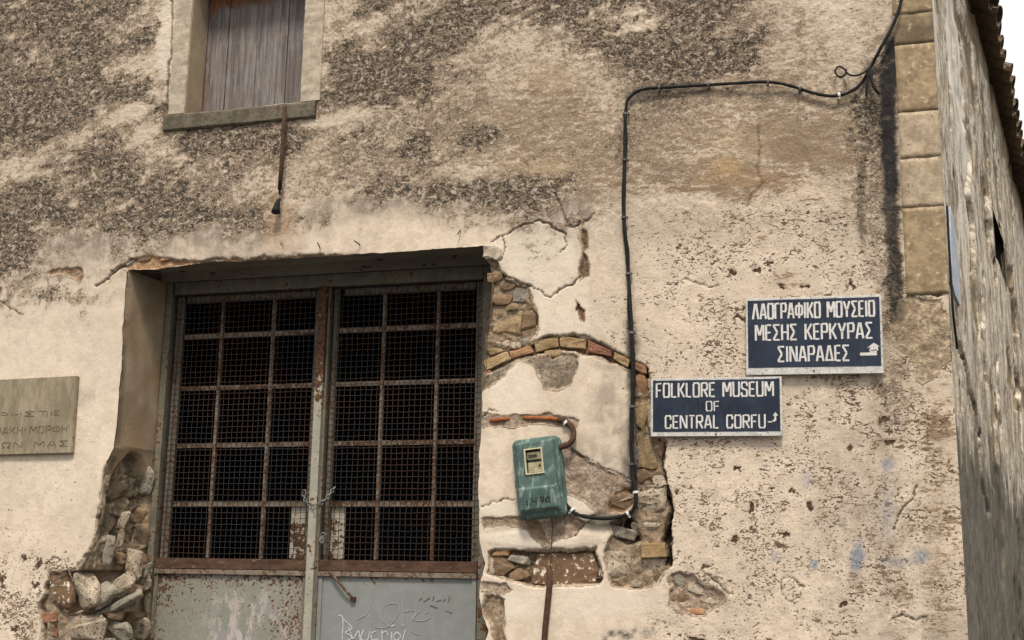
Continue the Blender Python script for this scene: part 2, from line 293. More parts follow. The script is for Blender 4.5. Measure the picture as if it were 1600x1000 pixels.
M['stile'] = mat_paint('centre_stile_paint', (0.27, 0.255, 0.205), (0.33, 0.31, 0.25), 0.6)
M['panel_l'] = mat_paint('weathered_green_grey_panel', (0.19, 0.19, 0.16), (0.225, 0.225, 0.19), 0.42, sc=2.2)
M['panel_r'] = mat_paint('blue_grey_panel', (0.19, 0.197, 0.187), (0.215, 0.22, 0.208), 0.05)
M['plate'] = mat_paint('rusty_white_plate', (0.42, 0.38, 0.30), (0.34, 0.30, 0.22), 0.62)
M['wire'] = simple('dull_wire', (0.045, 0.043, 0.045), (0.085, 0.078, 0.078), 20, 0.55, 0.3)
M['wire_rust'] = simple('rusty_wire', (0.07, 0.035, 0.022), (0.14, 0.075, 0.045), 20, 0.8, 0.0)
M['steel'] = simple('tarnished_steel', (0.12, 0.115, 0.11), (0.27, 0.26, 0.245), 40, 0.45, 0.7)
M['rustiron'] = simple('rusted_iron', (0.035, 0.018, 0.012), (0.095, 0.045, 0.026), 25, 0.85, c3=(0.28, 0.22, 0.17), t3=0.68, bumpd=0.002)
M['rustpipe'] = simple('orange_rusted_pipe', (0.22, 0.065, 0.022), (0.33, 0.13, 0.05), 25, 0.85, c3=(0.10, 0.045, 0.025), t3=0.55, bumpd=0.002)
M['black'] = simple('black_cable_sheath', (0.006, 0.006, 0.006), (0.014, 0.012, 0.011), 30, 0.75)
M['clipw'] = simple('white_clip', (0.5, 0.48, 0.45), (0.6, 0.58, 0.55), 30, 0.5)
M['clipd'] = simple('grimy_clip', (0.05, 0.05, 0.05), (0.15, 0.14, 0.13), 30, 0.6)
M['signwhite'] = simple('worn_white_sign_paint', (0.40, 0.38, 0.35), (0.58, 0.56, 0.53), 25, 0.5, c3=(0.20, 0.185, 0.17), t3=0.575)
M['letter'] = simple('worn_white_letter_paint', (0.50, 0.46, 0.42), (0.62, 0.60, 0.57), 30, 0.55, c3=(0.30, 0.28, 0.27), t3=0.62)
M['marble'] = simple('weathered_marble', (0.19, 0.155, 0.10), (0.31, 0.26, 0.18), 7, 0.75, c3=(0.13, 0.11, 0.075), t3=0.6, bumpd=0.003, st=(1.6, 1, 0.5))
M['engrave'] = simple('dark_incised_letters', (0.06, 0.05, 0.035), (0.14, 0.115, 0.08), 50, 0.9)
M['dark_ink'] = simple('black_marker', (0.012, 0.013, 0.012), (0.03, 0.03, 0.03), 30, 0.6)
M['chalk'] = simple('white_paint_marker', (0.36, 0.365, 0.36), (0.50, 0.50, 0.49), 50, 0.7)
M['chalk_faint'] = simple('faded_white_marker', (0.245, 0.255, 0.25), (0.285, 0.29, 0.285), 50, 0.7)
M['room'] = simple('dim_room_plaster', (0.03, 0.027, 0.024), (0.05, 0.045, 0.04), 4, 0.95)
M['roomwood'] = simple('dim_timber', (0.07, 0.06, 0.05), (0.11, 0.095, 0.08), 8, 0.9)
M['ground'] = simple('worn_asphalt', (0.045, 0.043, 0.041), (0.075, 0.072, 0.068), 12, 0.9, c3=(0.11, 0.105, 0.1), t3=0.63)
M['pave'] = simple('cement_pavement', (0.17, 0.16, 0.145), (0.25, 0.24, 0.215), 9, 0.9)
M['boardw'] = simple('pale_blue_board', (0.27, 0.29, 0.33), (0.40, 0.42, 0.46), 15, 0.6)
M['dial'] = simple('dial_paper', (0.48, 0.42, 0.27), (0.60, 0.54, 0.38), 30, 0.8)
M['dialdark'] = simple('dark_brown_dial', (0.06, 0.05, 0.04), (0.11, 0.09, 0.07), 30, 0.8)  # dark brown of the dial backing, number drum and label mark
gl = G('meter_glass'); gl.b.inputs['Transmission Weight'].default_value = 1.0; gl.b.inputs['IOR'].default_value = 1.1; gl.done((0.95, 0.95, 0.9), 0.08); M['glass'] = gl.m

# ------------------------------------------------------------------ object helpers
def link(name, mesh, mat=None, parent=None, smooth=False):
    o = bpy.data.objects.new(name, mesh); COL.objects.link(o)
    if mat: mesh.materials.append(M[mat] if isinstance(mat, str) else mat)
    if parent:
        o.parent = parent; b = parent
        while b.parent: b = b.parent
        # every part's mesh is in world metres; the thing's empty stands at its base
        if parent.type == 'EMPTY': o.matrix_parent_inverse = Matrix.Translation(-Vector(parent.location))
    if smooth: mesh.polygons.foreach_set('use_smooth', [True] * len(mesh.polygons))
    return o
def thing(name, label, cat, loc=(0, 0, 0), group=None):
    o = bpy.data.objects.new(name, None); COL.objects.link(o); o.location = loc; o.empty_display_size = 0.1
    o['label'] = label; o['category'] = cat
    if group: o['group'] = group
    return o
def tag(o, label, cat, group=None):
    o['label'] = label; o['category'] = cat
    if group: o['group'] = group
    return o
def from_bm(name, bm, mat, parent=None, smooth=False):
    me = bpy.data.meshes.new(name); bmesh.ops.recalc_face_normals(bm, faces=bm.faces); bm.to_mesh(me); bm.free()
    return link(name, me, mat, parent, smooth)
def add_box(bm, x0, x1, y0, y1, z0, z1, bev=0.0, jit=0.0):
    vs = [bm.verts.new((x + random.uniform(-jit, jit), y + random.uniform(-jit, jit), z + random.uniform(-jit, jit))) for x in (x0, x1) for y in (y0, y1) for z in (z0, z1)]
    fs = [bm.faces.new([vs[i] for i in q]) for q in ((0, 1, 3, 2), (4, 6, 7, 5), (0, 4, 5, 1), (2, 3, 7, 6), (0, 2, 6, 4), (1, 5, 7, 3))]
    if bev:
        es = list({e for f in fs for e in f.edges}); bmesh.ops.bevel(bm, geom=es, offset=bev, segments=2, affect='EDGES', profile=0.6)
    return vs
def box(name, x0, x1, y0, y1, z0, z1, mat, parent=None, bev=0.0, sub=None, jit=0.0):
    bm = bmesh.new(); add_box(bm, x0, x1, y0, y1, z0, z1, bev, jit); return from_bm(name, bm, mat, parent)
def catmull(pts, n=8):
    pts = [Vector(p) for p in pts]; q = [pts[0] * 2 - pts[1]] + pts + [pts[-1] * 2 - pts[-2]]; out = []
    for i in range(1, len(q) - 2):
        a, b, c, d = q[i - 1:i + 3]
        for k in range(n):
            t = k / n; out.append(0.5 * ((2 * b) + (c - a) * t + (2 * a - 5 * b + 4 * c - d) * t * t + (3 * b - a - 3 * c + d) * t ** 3))
    out.append(pts[-1]); return out
def add_tube(bm, pts, r, n=8, caps=True):
    pts = [Vector(p) for p in pts]; rs = r if isinstance(r, (list, tuple)) else [r] * len(pts); rings = []; pn = None
    for i, p in enumerate(pts):
        t = (pts[min(i + 1, len(pts) - 1)] - pts[max(i - 1, 0)]).normalized()
        if pn is None: pn = t.orthogonal().normalized()
        u = (pn - t * pn.dot(t)); u = u.normalized() if u.length > 1e-6 else t.orthogonal().normalized(); pn = u; v = t.cross(u)
        rings.append([bm.verts.new(p + (u * math.cos(2 * math.pi * k / n) + v * math.sin(2 * math.pi * k / n)) * rs[i]) for k in range(n)])
    for a, b in zip(rings[:-1], rings[1:]):
        for k in range(n): bm.faces.new((a[k], a[(k + 1) % n], b[(k + 1) % n], b[k]))
    if caps: bm.faces.new(rings[0]); bm.faces.new(rings[-1])
def tube(name, pts, r, mat, parent=None, n=10): 
    bm = bmesh.new(); add_tube(bm, pts, r, n); return from_bm(name, bm, mat, parent, True)
def add_prism(bm, pts, y0, y1):
    """outline pts [(x,z)] extruded from y0 (front) to y1"""
    a = [bm.verts.new((x, y0, z)) for x, z in pts]; b = [bm.verts.new((x, y1, z)) for x, z in pts]
    bm.faces.new(a); bm.faces.new(b[::-1])
    for i in range(len(pts)): j = (i + 1) % len(pts); bm.faces.new((a[i], b[i], b[j], a[j]))
def jag(poly, step, amp, seed=0, closed=True):
    out = []; n = len(poly)
    for i in range(n if closed else n - 1):
        a = np.array(poly[i], float); b = np.array(poly[(i + 1) % n], float); L = np.linalg.norm(b - a); k = max(1, int(L / step)); nn = np.array([-(b - a)[1], (b - a)[0]]) / max(L, 1e-9)
        for j in range(k):
            p = a + (b - a) * j / k
            o = float(fbm(np.array([p[0]]), np.array([p[1]]), 1 / (step * 5), 4, seed, 0.65)[0]) * amp * 2
            out.append(tuple(p + nn * o))
    if not closed: out.append(tuple(poly[-1]))
    return out
def set_attr(me, name, arr):
    at = me.color_attributes.new(name, 'FLOAT_COLOR', 'POINT'); at.data.foreach_set('color', np.ascontiguousarray(arr, dtype=np.float32).ravel())

# ------------------------------------------------------------------ ground
def ground():
    n = 60; bm = bmesh.new(); 
    g = [bm.verts.new(v) for v in ((-400, -400, 0), (400, -400, 0), (400, 400, 0), (-400, 400, 0))]; bm.faces.new(g)
    o = from_bm('ground', bm, 'ground'); o['kind'] = 'structure'
    bm = bmesh.new(); add_box(bm, -14, 0.9, -0.75, 0.6, -0.1, 0.11, 0.01); o = from_bm('pavement', bm, 'pave'); o['kind'] = 'structure'
ground()

# ------------------------------------------------------------------ the building
CX = 0.434                                    # corner
SD = np.array([0.1739, 0.9848])               # direction of the side wall
GY = 0.38                                     # plane of the gate
TOPZ = 5.60
B = thing('old_building', 'weathered old plastered stone building with a wide metal gate and peeling lichened walls', 'building', (-3, 1.5, 0))

# opening outlines, measured on the wall plane
door_px_left = [(199, 421), (196, 470), (193, 510), (191, 560), (188, 600), (184, 650), (179, 700), (168, 722), (164, 745), (160, 790), (151, 830), (143, 862), (134, 888), (100, 893), (84, 912), (72, 945), (76, 968), (70, 1000), (74, 1040)]
door_px_top = [(757, 384), (700, 388), (600, 395), (500, 401), (400, 407), (330, 410), (290, 414), (245, 421)]
door_px_right = [(752, 1060), (756, 1010), (765, 985), (754, 962), (751, 940), (752, 905), (758, 880), (752, 850), (749, 810), (748, 770), (750, 720), (752, 670), (755, 620), (759, 575), (756, 545), (762, 505), (767, 470), (769, 445), (768, 412), (758, 404)]
def PX(l, y=0.0): return [tuple(P(a, b, y)[[0, 2]]) for a, b in l]
L_ = PX(door_px_left); T_ = PX(door_px_top); R_ = PX(door_px_right)
L_ = L_ + [(L_[-1][0] + 0.02, 0.7), (-3.99, 0.4), (-3.985, 0.11)]
R_ = [(-1.96, 0.11), (-1.955, 0.5)] + R_
Lj = jag(L_, 0.02, 0.006, 3, False); Rj = jag(R_, 0.02, 0.007, 4, False); Tj = jag(T_, 0.02, 0.004, 5, False)
door_poly = Lj + Rj + Tj                      # down the left side, up the right, back along the top
win_l, win_r, win_b, win_t = P(289, 172)[0], P(470, 160)[0], 4.075, 5.02
wb0 = P(289, 174)[2]; wb1 = P(470, 163)[2]; win_b = (wb0 + wb1) / 2
win_poly = jag([(win_l, 5.02), (win_l, win_b), (win_r, win_b), (win_r, 5.02)], 0.02, 0.0025, 9)

# ---- hand-measured map of the lichen (40 px cells of the photograph laid on the wall plane)
LG = """7776653 10000 12443576 6875887754 2101222
7776463 10000 13255863 3358646666 2310322
6455431 10000 37766322 1213677676 2321522
6677773 10000 67776232 0111344353 1122522
7765336 32223 32233431 1122222222 2334511
6644533 67776 24546364 3222321112 1123311
4445643 44532 23235433 3222221111 1122211
5645667 43432 35766666 6651110011 0001212
8766776 66644 52211233 4340000000 0001212
7322443 22111 10000000 2210000000 0001212
6321111 00000 00000000 1100000000 0001222
3232100 00000 00000000 0000000000 0001322
1111000 00000 00000000 0000000000 0001322
0010000 00000 00000000 0000000000 0001333"""
rows = [[int(c) for c in r.replace(' ', '')][:37] for r in LG.split('\n')]
rows = [(r + [r[-1]] * 37)[:37] for r in rows]
LGa = np.array(rows, float) / 9.0
def grid_sample(px, py):
    u = np.clip(px / 40 - 0.5, 0, 35.999); v = np.clip(py / 40 - 0.5, 0, LGa.shape[0] - 1.001)
    i = u.astype(int); j = v.astype(int); fu = u - i; fv = v - j; fu = fu * fu * (3 - 2 * fu); fv = fv * fv * (3 - 2 * fv)
    s = (LGa[j, i] * (1 - fu) + LGa[j, i + 1] * fu) * (1 - fv) + (LGa[j + 1, i] * (1 - fu) + LGa[j + 1, i + 1] * fu) * fv
    return s * sstep(560, 500, py)
def blob(px, py, cx, cy, rx, ry, ang=0, soft=0.5):
    a = math.radians(ang); dx = px - cx; dy = py - cy; u = (dx * math.cos(a) + dy * math.sin(a)) / rx; v = (-dx * math.sin(a) + dy * math.cos(a)) / ry
    return sstep(1.0 + soft, 1.0 - soft, np.sqrt(u * u + v * v))

# exposed patches: outline px, depth m, albedo, edge roughness px, [strength of stones in it]
TAN = (0.30, 0.225, 0.15); BRN = (0.17, 0.115, 0.07); PNK = (0.37, 0.285, 0.215); ORG = (0.42, 0.27, 0.15); GRY = (0.27, 0.22, 0.16); DRK = (0.07, 0.05, 0.035)  # DRK puts the shade of the deep hollows into their colour
PATCH = [
 ([(760, 402), (776, 402), (782, 424), (800, 438), (828, 446), (832, 466), (841, 480), (843, 508), (840, 524), (815, 546), (790, 556), (765, 566), (745, 578), (740, 500)], 0.030, TAN, 3, 1.0),
 ([(745, 585), (758, 562), (790, 548), (835, 531), (872, 522), (915, 524), (955, 542), (985, 560), (1012, 574), (1018, 592), (1000, 590), (975, 580), (955, 566), (910, 553), (870, 548), (830, 558), (790, 572), (760, 585)], 0.034, BRN, 3, 0.5),
 ([(770, 575), (800, 560), (860, 550), (906, 552), (902, 578), (893, 602), (868, 612), (850, 608), (842, 588), (832, 572), (812, 566), (790, 588), (768, 604), (752, 612), (754, 590)], 0.010, GRY, 3, 0.4),
 ([(856, 548), (880, 545), (878, 556), (862, 562)], 0.06, DRK, 2, 0.2),
 ([(983, 580), (1010, 578), (1017, 600), (1016, 680), (1041, 690), (1036, 728), (1046, 770), (1050, 800), (1048, 880), (1028, 915), (996, 921), (955, 918), (948, 890), (945, 860), (955, 835), (985, 800), (994, 760), (996, 720), (990, 660), (988, 610)], 0.028, TAN, 3, 1.0),
 ([(1030, 745), (1046, 772), (1051, 800), (1048, 885), (1036, 884), (1034, 850), (1036, 820), (1044, 800), (1036, 775)], 0.10, DRK, 2, 0.0),
 ([(950, 816), (985, 806), (1000, 835), (1000, 850), (980, 850), (962, 838)], 0.06, BRN, 3, 0.3),
 ([(755, 644), (790, 648), (870, 645), (905, 654), (902, 668), (872, 668), (845, 664), (800, 668), (752, 664)], 0.006, PNK, 3, 0.2),
 ([(868, 700), (885, 694), (902, 706), (926, 722), (946, 732), (974, 744), (992, 754), (994, 790), (965, 806), (930, 812), (915, 806), (930, 800), (905, 780), (882, 772), (878, 740)], 0.008, PNK, 2.5, 0.3),
 ([(948, 790), (955, 768), (972, 758), (992, 768), (993, 790), (975, 802), (946, 803)], 0.014, (0.25, 0.155, 0.085), 2, 0.2),
 ([(876, 800), (905, 808), (915, 815), (900, 838), (880, 842), (864, 850), (850, 838), (838, 818), (858, 812)], 0.008, PNK, 3, 0.3),
 ([(752, 808), (800, 806), (842, 812), (852, 830), (865, 852), (852, 856), (825, 832), (795, 822), (752, 824)], 0.007, TAN, 3, 0.2),
 ([(764, 860), (850, 858), (932, 856), (938, 880), (944, 905), (936, 914), (880, 918), (820, 916), (792, 908), (770, 902), (760, 896)], 0.045, BRN, 2, 0.5),
 ([(756, 930), (770, 924), (790, 934), (792, 1010), (775, 1010), (765, 975), (752, 962)], 0.02, TAN, 3, 0.6),
 ([(752, 910), (790, 912), (800, 922), (780, 930), (752, 925)], 0.01, PNK, 3, 0.3),
 ([(1044, 896), (1062, 888), (1085, 895), (1104, 914), (1140, 930), (1130, 945), (1100, 962), (1066, 962), (1044, 945), (1050, 925)], 0.016, PNK, 4, 0.8),
 ([(904, 352), (917, 358), (922, 385), (914, 395), (923, 412), (920, 432), (904, 438), (902, 420), (908, 402), (911, 385), (904, 370)], 0.014, BRN, 2.5, 0.5),
 ([(899, 466), (906, 478), (915, 484), (913, 504), (906, 500), (902, 484)], 0.012, (0.20, 0.11, 0.06), 2, 0.2),
 ([(188, 420), (205, 406), (235, 398), (262, 398), (285, 406), (310, 406), (350, 400), (400, 402), (430, 400), (500, 396), (560, 396), (560, 406), (380, 412), (280, 416), (240, 424), (198, 428)], 0.016, ORG, 3, 0.4),
 ([(73, 420), (100, 417), (128, 418), (131, 432), (126, 442), (105, 436), (98, 428), (80, 432), (75, 444)], 0.012, (0.33, 0.23, 0.15), 2, 0.3),
 ([(200, 690), (172, 712), (158, 745), (156, 790), (148, 830), (138, 862), (120, 886), (80, 893), (70, 915), (60, 945), (66, 1000), (64, 1060), (260, 1060), (260, 690)], 0.03, BRN, 3, 0.8),
 ([(132, 868), (140, 858), (148, 870), (146, 886), (134, 888)], 0.03, BRN, 2, 0.3),
 ([(30, 470), (30, 470.5), (31, 470.2)], 0.0, BRN, 2, 0.2),
 ([(1404, 470), (1425, 462), (1470, 462), (1490, 560), (1440, 600), (1418, 560), (1396, 540), (1390, 515)], 0.006, (0.40, 0.31, 0.21), 6, 0.4),
 ([(1040, 680), (1040, 680), (1041, 681)], 0, BRN, 1, 0),
]
CRACK = [
 ([(150, 448), (162, 443), (172, 432), (182, 420), (196, 412), (208, 406)], 1.8, 0.03), ([(0, 470), (12, 478), (28, 488), (36, 490)], 0.8, 0.01),
 ([(768, 378), (786, 368), (800, 360), (816, 352), (840, 346), (858, 352), (870, 358), (884, 366), (884, 384), (878, 392)], 1.2, 0.014),
 ([(776, 423), (798, 437), (828, 447), (846, 456), (860, 466), (874, 453), (898, 442), (904, 432)], 1.2, 0.014),
 ([(866, 300), (880, 326), (886, 350), (900, 354), (918, 343), (926, 334)], 1.0, 0.010), ([(884, 354), (905, 352)], 1.0, 0.01),
 ([(785, 372), (788, 385), (786, 400), (780, 408)], 1.0, 0.012),
 ([(750, 796), (768, 786), (790, 782), (803, 778)], 1.1, 0.012), ([(752, 652), (766, 640), (776, 644)], 1.0, 0.01),
 ([(868, 700), (884, 694), (900, 708), (926, 722), (946, 732), (974, 744), (990, 752)], 1.0, 0.01),
 ([(880, 842), (898, 838), (914, 822), (925, 815)], 1.0, 0.01), ([(850, 560), (852, 558)], 0.7, 0.0),
 ([(1040, 445), (1056, 442), (1070, 438), (1090, 440), (1112, 446), (1130, 443)], 0.9, 0.006),
 ([(1186, 200), (1189, 235), (1184, 262), (1192, 284), (1180, 300), (1166, 322)], 2.4, 0.004),
 ([(1398, 828), (1408, 800), (1426, 778), (1434, 760)], 1.4, 0.014), ([(1396, 968), (1410, 960), (1430, 968), (1452, 962)], 1.2, 0.01),
 ([(1104, 896), (1122, 912), (1140, 928)], 1.0, 0.01), ([(1220, 905), (1240, 905), (1258, 918), (1250, 935), (1232, 940), (1222, 925), (1220, 905)], 0.9, 0.008),
 ([(1140, 330), (1160, 345), (1170, 352)], 0.7, 0.004), ([(1240, 690), (1243, 705)], 0.6, 0.004), ([(1425, 462), (1455, 460), (1472, 462)], 1.4, 0.012),
 ([(270, 0), (268, 60), (264, 120), (262, 170)], 2.0, 0.010), ([(502, 0), (503, 50), (498, 90), (490, 120), (492, 165)], 1.6, 0.010),
 ([(1032, 682), (1038, 700), (1034, 728), (1044, 770), (1050, 800), (1047, 880)], 1.5, 0.03),
 ([(440, 378), (444, 388)], 1.0, 0.006), ([(640, 100), (641, 130)], .6, .003), ([(700, 150), (698, 240)], .6, .003)]
PAINT = [ # soft coloured stains on the surface: x,y,rx,ry,ang,rgb,strength
 (1338, 872, 9, 22, 8, (0.10, 0.17, 0.27), .85), (1274, 880, 6, 7, 0, (0.11, 0.18, 0.27), .8), (1388, 726, 10, 9, 0, (0.14, 0.19, 0.27), .7), (1437, 870, 11, 10, 0, (0.10, 0.16, 0.25), .75),
 (1405, 878, 26, 7, 0, (0.20, 0.22, 0.26), .5), (1262, 747, 9, 12, 0, (0.30, 0.33, 0.36), .5), (1214, 872, 9, 9, 0, (0.33, 0.35, 0.36), .45), (1385, 800, 10, 40, 0, (0.33, 0.34, 0.36), .35),
 (438, 350, 24, 42, 0, (0.52, 0.35, 0.21), .6), (435, 318, 10, 14, 0, (0.46, 0.29, 0.15), .6), (1135, 262, 26, 12, 0, (0.50, 0.33, 0.15), .65), (1160, 278, 60, 14, 0, (0.42, 0.26, 0.12), .4),
 (860, 120, 50, 22, 0, (0.46, 0.34, 0.20), .4), (1160, 230, 60, 30, 0, (0.46, 0.34, 0.2), .4), (840, 262, 50, 12, 4, (0.50, 0.37, 0.21), .5), (1240, 235, 38, 18, 10, (0.22, 0.15, 0.09), .6), (1330, 248, 18, 12, 0, (0.24, 0.15, 0.09), .6),
 (975, 992, 14, 6, 20, (0.02, 0.035, 0.035), .9), (955, 990, 5, 4, 0, (0.02, 0.03, 0.03), .9), (992, 985, 4, 5, 0, (0.03, 0.04, 0.04), .8), (1012, 988, 8, 7, 0, (0.06, 0.08, 0.08), .6), (945, 998, 6, 4, 0, (0.03, 0.03, 0.03), .8)]
CHIPBLOB = [(1204, 412, 9, 5, -35), (1182, 424, 7, 5, 0), (1258, 448, 7, 5, 20), (1222, 444, 6, 4, 10), (1332, 446, 6, 5, 0), (1344, 392, 5, 4, 0), (1147, 425, 6, 5, 0), (1350, 246, 7, 4, 0), (905, 480, 4, 8, 20), (1060, 770, 4, 8, 0), (1150, 842, 8, 7, 0), (1102, 884, 7, 7, 0), (1264, 792, 6, 10, 0), (1318, 944, 8, 6, 0), (1172, 790, 6, 9, 0), (1150, 732, 6, 6, 0), (1237, 768, 5, 5, 0), (1206, 763, 5, 4, 0), (1226, 834, 6, 5, 0), (1330, 700, 6, 5, 0), (60, 885, 5, 9, 0), (5, 905, 4, 16, 0), (55, 915, 7, 5, 30), (110, 905, 6, 5, 0), (38, 870, 5, 6, 0), (128, 985, 8, 6, 20), (90, 960, 6, 8, 0), (25, 980, 9, 5, 0), (1166, 480, 7, 5, 40), (1157, 497, 9, 4, 30), (1090, 1000, 20, 8, 30), (1390, 690, 10, 5, 0), (1380, 655, 9, 5, 0), (1215, 652, 5, 6, 0)]

def front_wall():
    st = 0.0062
    xs = np.concatenate([np.arange(-14, -5.2, 0.12), np.arange(-5.2, CX - 0.003, st), [CX]])
    zs = np.concatenate([np.arange(0.0, 1.10, 0.04), np.arange(1.12, 5.14, st), [5.18, 5.3, 5.45, TOPZ]])
    nx, nz = len(xs), len(zs)
    Xg, Zg = np.meshgrid(xs, zs, indexing='ij'); X = Xg.ravel().copy(); Z = Zg.ravel().copy()
    px, py = to_px(X, np.zeros_like(X), Z)
    wx = px + fbm(X, Z, 9, 3, 31) * 22; wy = py + fbm(X, Z, 9, 3, 37) * 16
    wx2 = px + fbm(X, Z, 30, 3, 41) * 5; wy2 = py + fbm(X, Z, 30, 3, 43) * 5
    L = grid_sample(wx, wy) + 0.0
    uu = X * .94 + Z * .34; vv = -X * .34 + Z * .94
    stk = fbm(uu * .30, vv, 7.5, 4, 201, .6); stk2 = fbm(X, Z * 1.5, 16, 4, 205, .6)
    L0 = np.clip(L, 0, 1); L = L0 * (1 + 1.05 * stk + .75 * stk2) + .16 * sstep(.45, .75, L0)
    L = L * (1.14 + .14 * sstep(1250, 1000, px)) + .10 * sstep(250, 120, py) * (px > 520) * (px < 1260) + 0.03 * sstep(360, 300, py)
    for (a, b, rx, ry, an, v) in [(985, 46, 50, 7, -16, -0.75), (520, 186, 50, 9, -12, -0.6), (205, 172, 28, 9, -12, -.5), (260, 50, 12, 50, 6, -.6), (225, 95, 60, 14, -15, -.35), (213, 215, 50, 12, -28, -.5), (55, 272, 30, 8, -10, -.4), (118, 318, 8, 10, 0, -.5),
                              (620, 55, 40, 12, -8, .25), (690, 35, 50, 14, -12, .2), (540, 80, 40, 20, -20, .2), (1000, 75, 60, 18, -6, .15), (370, 215, 110, 12, -4, .3), (330, 225, 60, 14, 0, .25), (1345, 320, 6, 60, 0, .3), (1398, 440, 12, 60, 0, .75), (1400, 360, 10, 60, 0, .3), (1330, 600, 60, 16, 10, .45), (1425, 900, 30, 120, 5, .35), (1390, 620, 26, 70, 0, .35), (1465, 850, 14, 200, 0, .25), (1385, 840, 16, 90, 0, .25), (85, 465, 45, 14, 0, .3), (1350, 165, 40, 14, 10, .35), (1365, 300, 34, 150, 0, .28), (1355, 200, 40, 40, 0, .25), (1400, 520, 26, 60, 0, .3), (1395, 640, 30, 60, 10, .25), (1345, 790, 40, 60, 0, .2), (170, 240, 30, 26, 0, .2), (1250, 50, 8, 60, 0, .15)]:
        L = L + v * blob(wx2, wy2, a, b, rx, ry, an, 0.7)
    # smooth repair around the opening
    bnd = np.interp(wx2, [0, 110, 250, 400, 480, 560, 700, 800, 860, 925], [372, 362, 345, 340, 318, 300, 285, 276, 288, 300])
    SmM = sstep(-10, 14, py - bnd) * sstep(930, 918, wx2)
    SmM = np.maximum(SmM, blob(px, py, 845, 405, 70, 55, 0, 0.2)); pier = sstep(560, 580, py) * sstep(1010, 985, px) * (px > 740)
    SmM = np.maximum(SmM, pier); SmM = np.maximum(SmM, .62 * sstep(310, 380, py + (wy2 - py) * 3) * (px > 900)); SmM = np.maximum(SmM, .8 * sstep(700, 640, py) * 0 + (px < 260) * sstep(400, 440, py))
    Gw = SmM * sstep(110, 0, py - bnd) * 0.95 + 0.6 * blob(wx2, wy2, 880, 310, 60, 34, 0, .6) + 0.35 * blob(wx2, wy2, 800, 300, 90, 30, 0, .6)
    Gw = np.clip(Gw - 0.5 * blob(wx, wy, 590, 360, 130, 26, -2, .7), 0, 1)
    Gw = np.maximum(Gw, 0.55 * blob(wx, wy, 950, 620, 26, 60, 0, .6)); Gw = np.maximum(Gw, 0.7 * blob(wx, wy, 975, 690, 16, 60, 0, .8)); Gw = np.maximum(Gw, .5 * blob(wx, wy, 940, 710, 40, 20, 20, .8))
    Gw = np.maximum(Gw, .45 * blob(wx, wy, 60, 620, 100, 20, 0, .6) * (px < 150)); Gw = np.maximum(Gw, .6 * blob(wx, wy, 1340, 800, 60, 160, 0, .7) * 0.6)
    Gw = np.maximum(Gw, .4 * blob(wx, wy, 1385, 700, 26, 400, 0, .5))
    Bw = np.zeros_like(L)
    for (a, b, rx, ry, v) in [(700, 130, 90, 60, .35), (760, 200, 120, 70, .5), (860, 200, 110, 90, .6), (960, 250, 120, 60, .6), (1060, 200, 90, 60, .55), (1180, 150, 130, 60, .5), (1250, 220, 120, 50, .75), (1120, 280, 150, 34, .7), (1180, 60, 100, 60, .35), (1080, 110, 140, 40, .4), (1290, 60, 80, 70, .3), (900, 300, 90, 24, .5), (1300, 300, 90, 30, .3), (1110, 360, 120, 34, .28), (560, 250, 120, 40, .3), (1468, 780, 36, 300, .42), (1430, 560, 40, 90, .35), (1465, 665, 30, 34, .75), (660, 260, 80, 40, .35), (1225, 430, 20, 16, .5)]:
        Bw = np.maximum(Bw, v * blob(wx, wy, a, b, rx, ry, 0, 0.5))
    C = 0.55 * sstep(300, 340, py) * sstep(925, 940, wx2) + 0.3 * sstep(250, 300, py) * sstep(1000, 1100, px)
    for (a, b, rx, ry, v) in [(1120, 375, 130, 36, .5), (1220, 360, 120, 30, .4), (1080, 470, 90, 50, .55), (1060, 560, 70, 40, .35), (1180, 780, 120, 80, .45), (1320, 400, 90, 60, .45), (1240, 900, 200, 60, .4), (1390, 560, 60, 100, .5), (60, 920, 110, 55, .95), (60, 990, 130, 40, .9), (1340, 700, 60, 60, .4), (650, 280, 200, 20, .1), (1100, 980, 200, 30, .5)]:
        C = np.maximum(C, v * 1.5 * blob(wx, wy, a, b, rx, ry, 0, 0.5))
    C = np.maximum(C, 0.30 * sstep(560, 840, py) * (px < 160))
    C = C * (1 - 0.75 * pier) * np.where((py > 930) & (px > 800), 0.8, 1)
    C = C * (1 - blob(px, py, 900, 945, 140, 24, 0, .3) * 0.8); C = C * (1 - .8 * blob(px, py, 870, 420, 45, 40, 0, .3)); C = np.where((px > 760) & (px < 925) & (py > 420) & (py < 560), C * 0.3 + 0.1, C)
    C = np.clip(C, 0, 1)
    Wh = np.zeros_like(L)
    for (a, b, rx, ry, v) in [(775, 392, 18, 15, 1), (845, 400, 60, 45, .7), (870, 500, 60, 60, .4), (800, 610, 40, 40, .7), (830, 842, 70, 15, .9), (875, 840, 10, 10, 1), (845, 845, 8, 14, 1), (790, 945, 40, 24, .7), (900, 940, 120, 28, .45), (985, 840, 60, 30, .4), (90, 930, 40, 20, .6), (1010, 270, 45, 16, .8), (905, 785, 26, 14, .9), (780, 795, 30, 12, .8), (260, 60, 14, 70, .6), (1275, 30, 60, 40, .3), (100, 600, 120, 200, .25), (1435, 890, 18, 60, .5), (1425, 455, 14, 12, .8), (160, 940, 40, 50, .5)]:
        Wh = np.maximum(Wh, v * blob(wx2, wy2, a, b, rx, ry, 0, 0.35))
    # soot run beside the corner pillar; cable dirt plus painted shading below it
    xc = np.interp(py, [0, 60, 170, 330, 500, 1000], [1405, 1392, 1388, 1392, 1402, 1440])
    hw = np.interp(py, [0, 60, 120, 300, 500], [5, 11, 14, 12, 10])
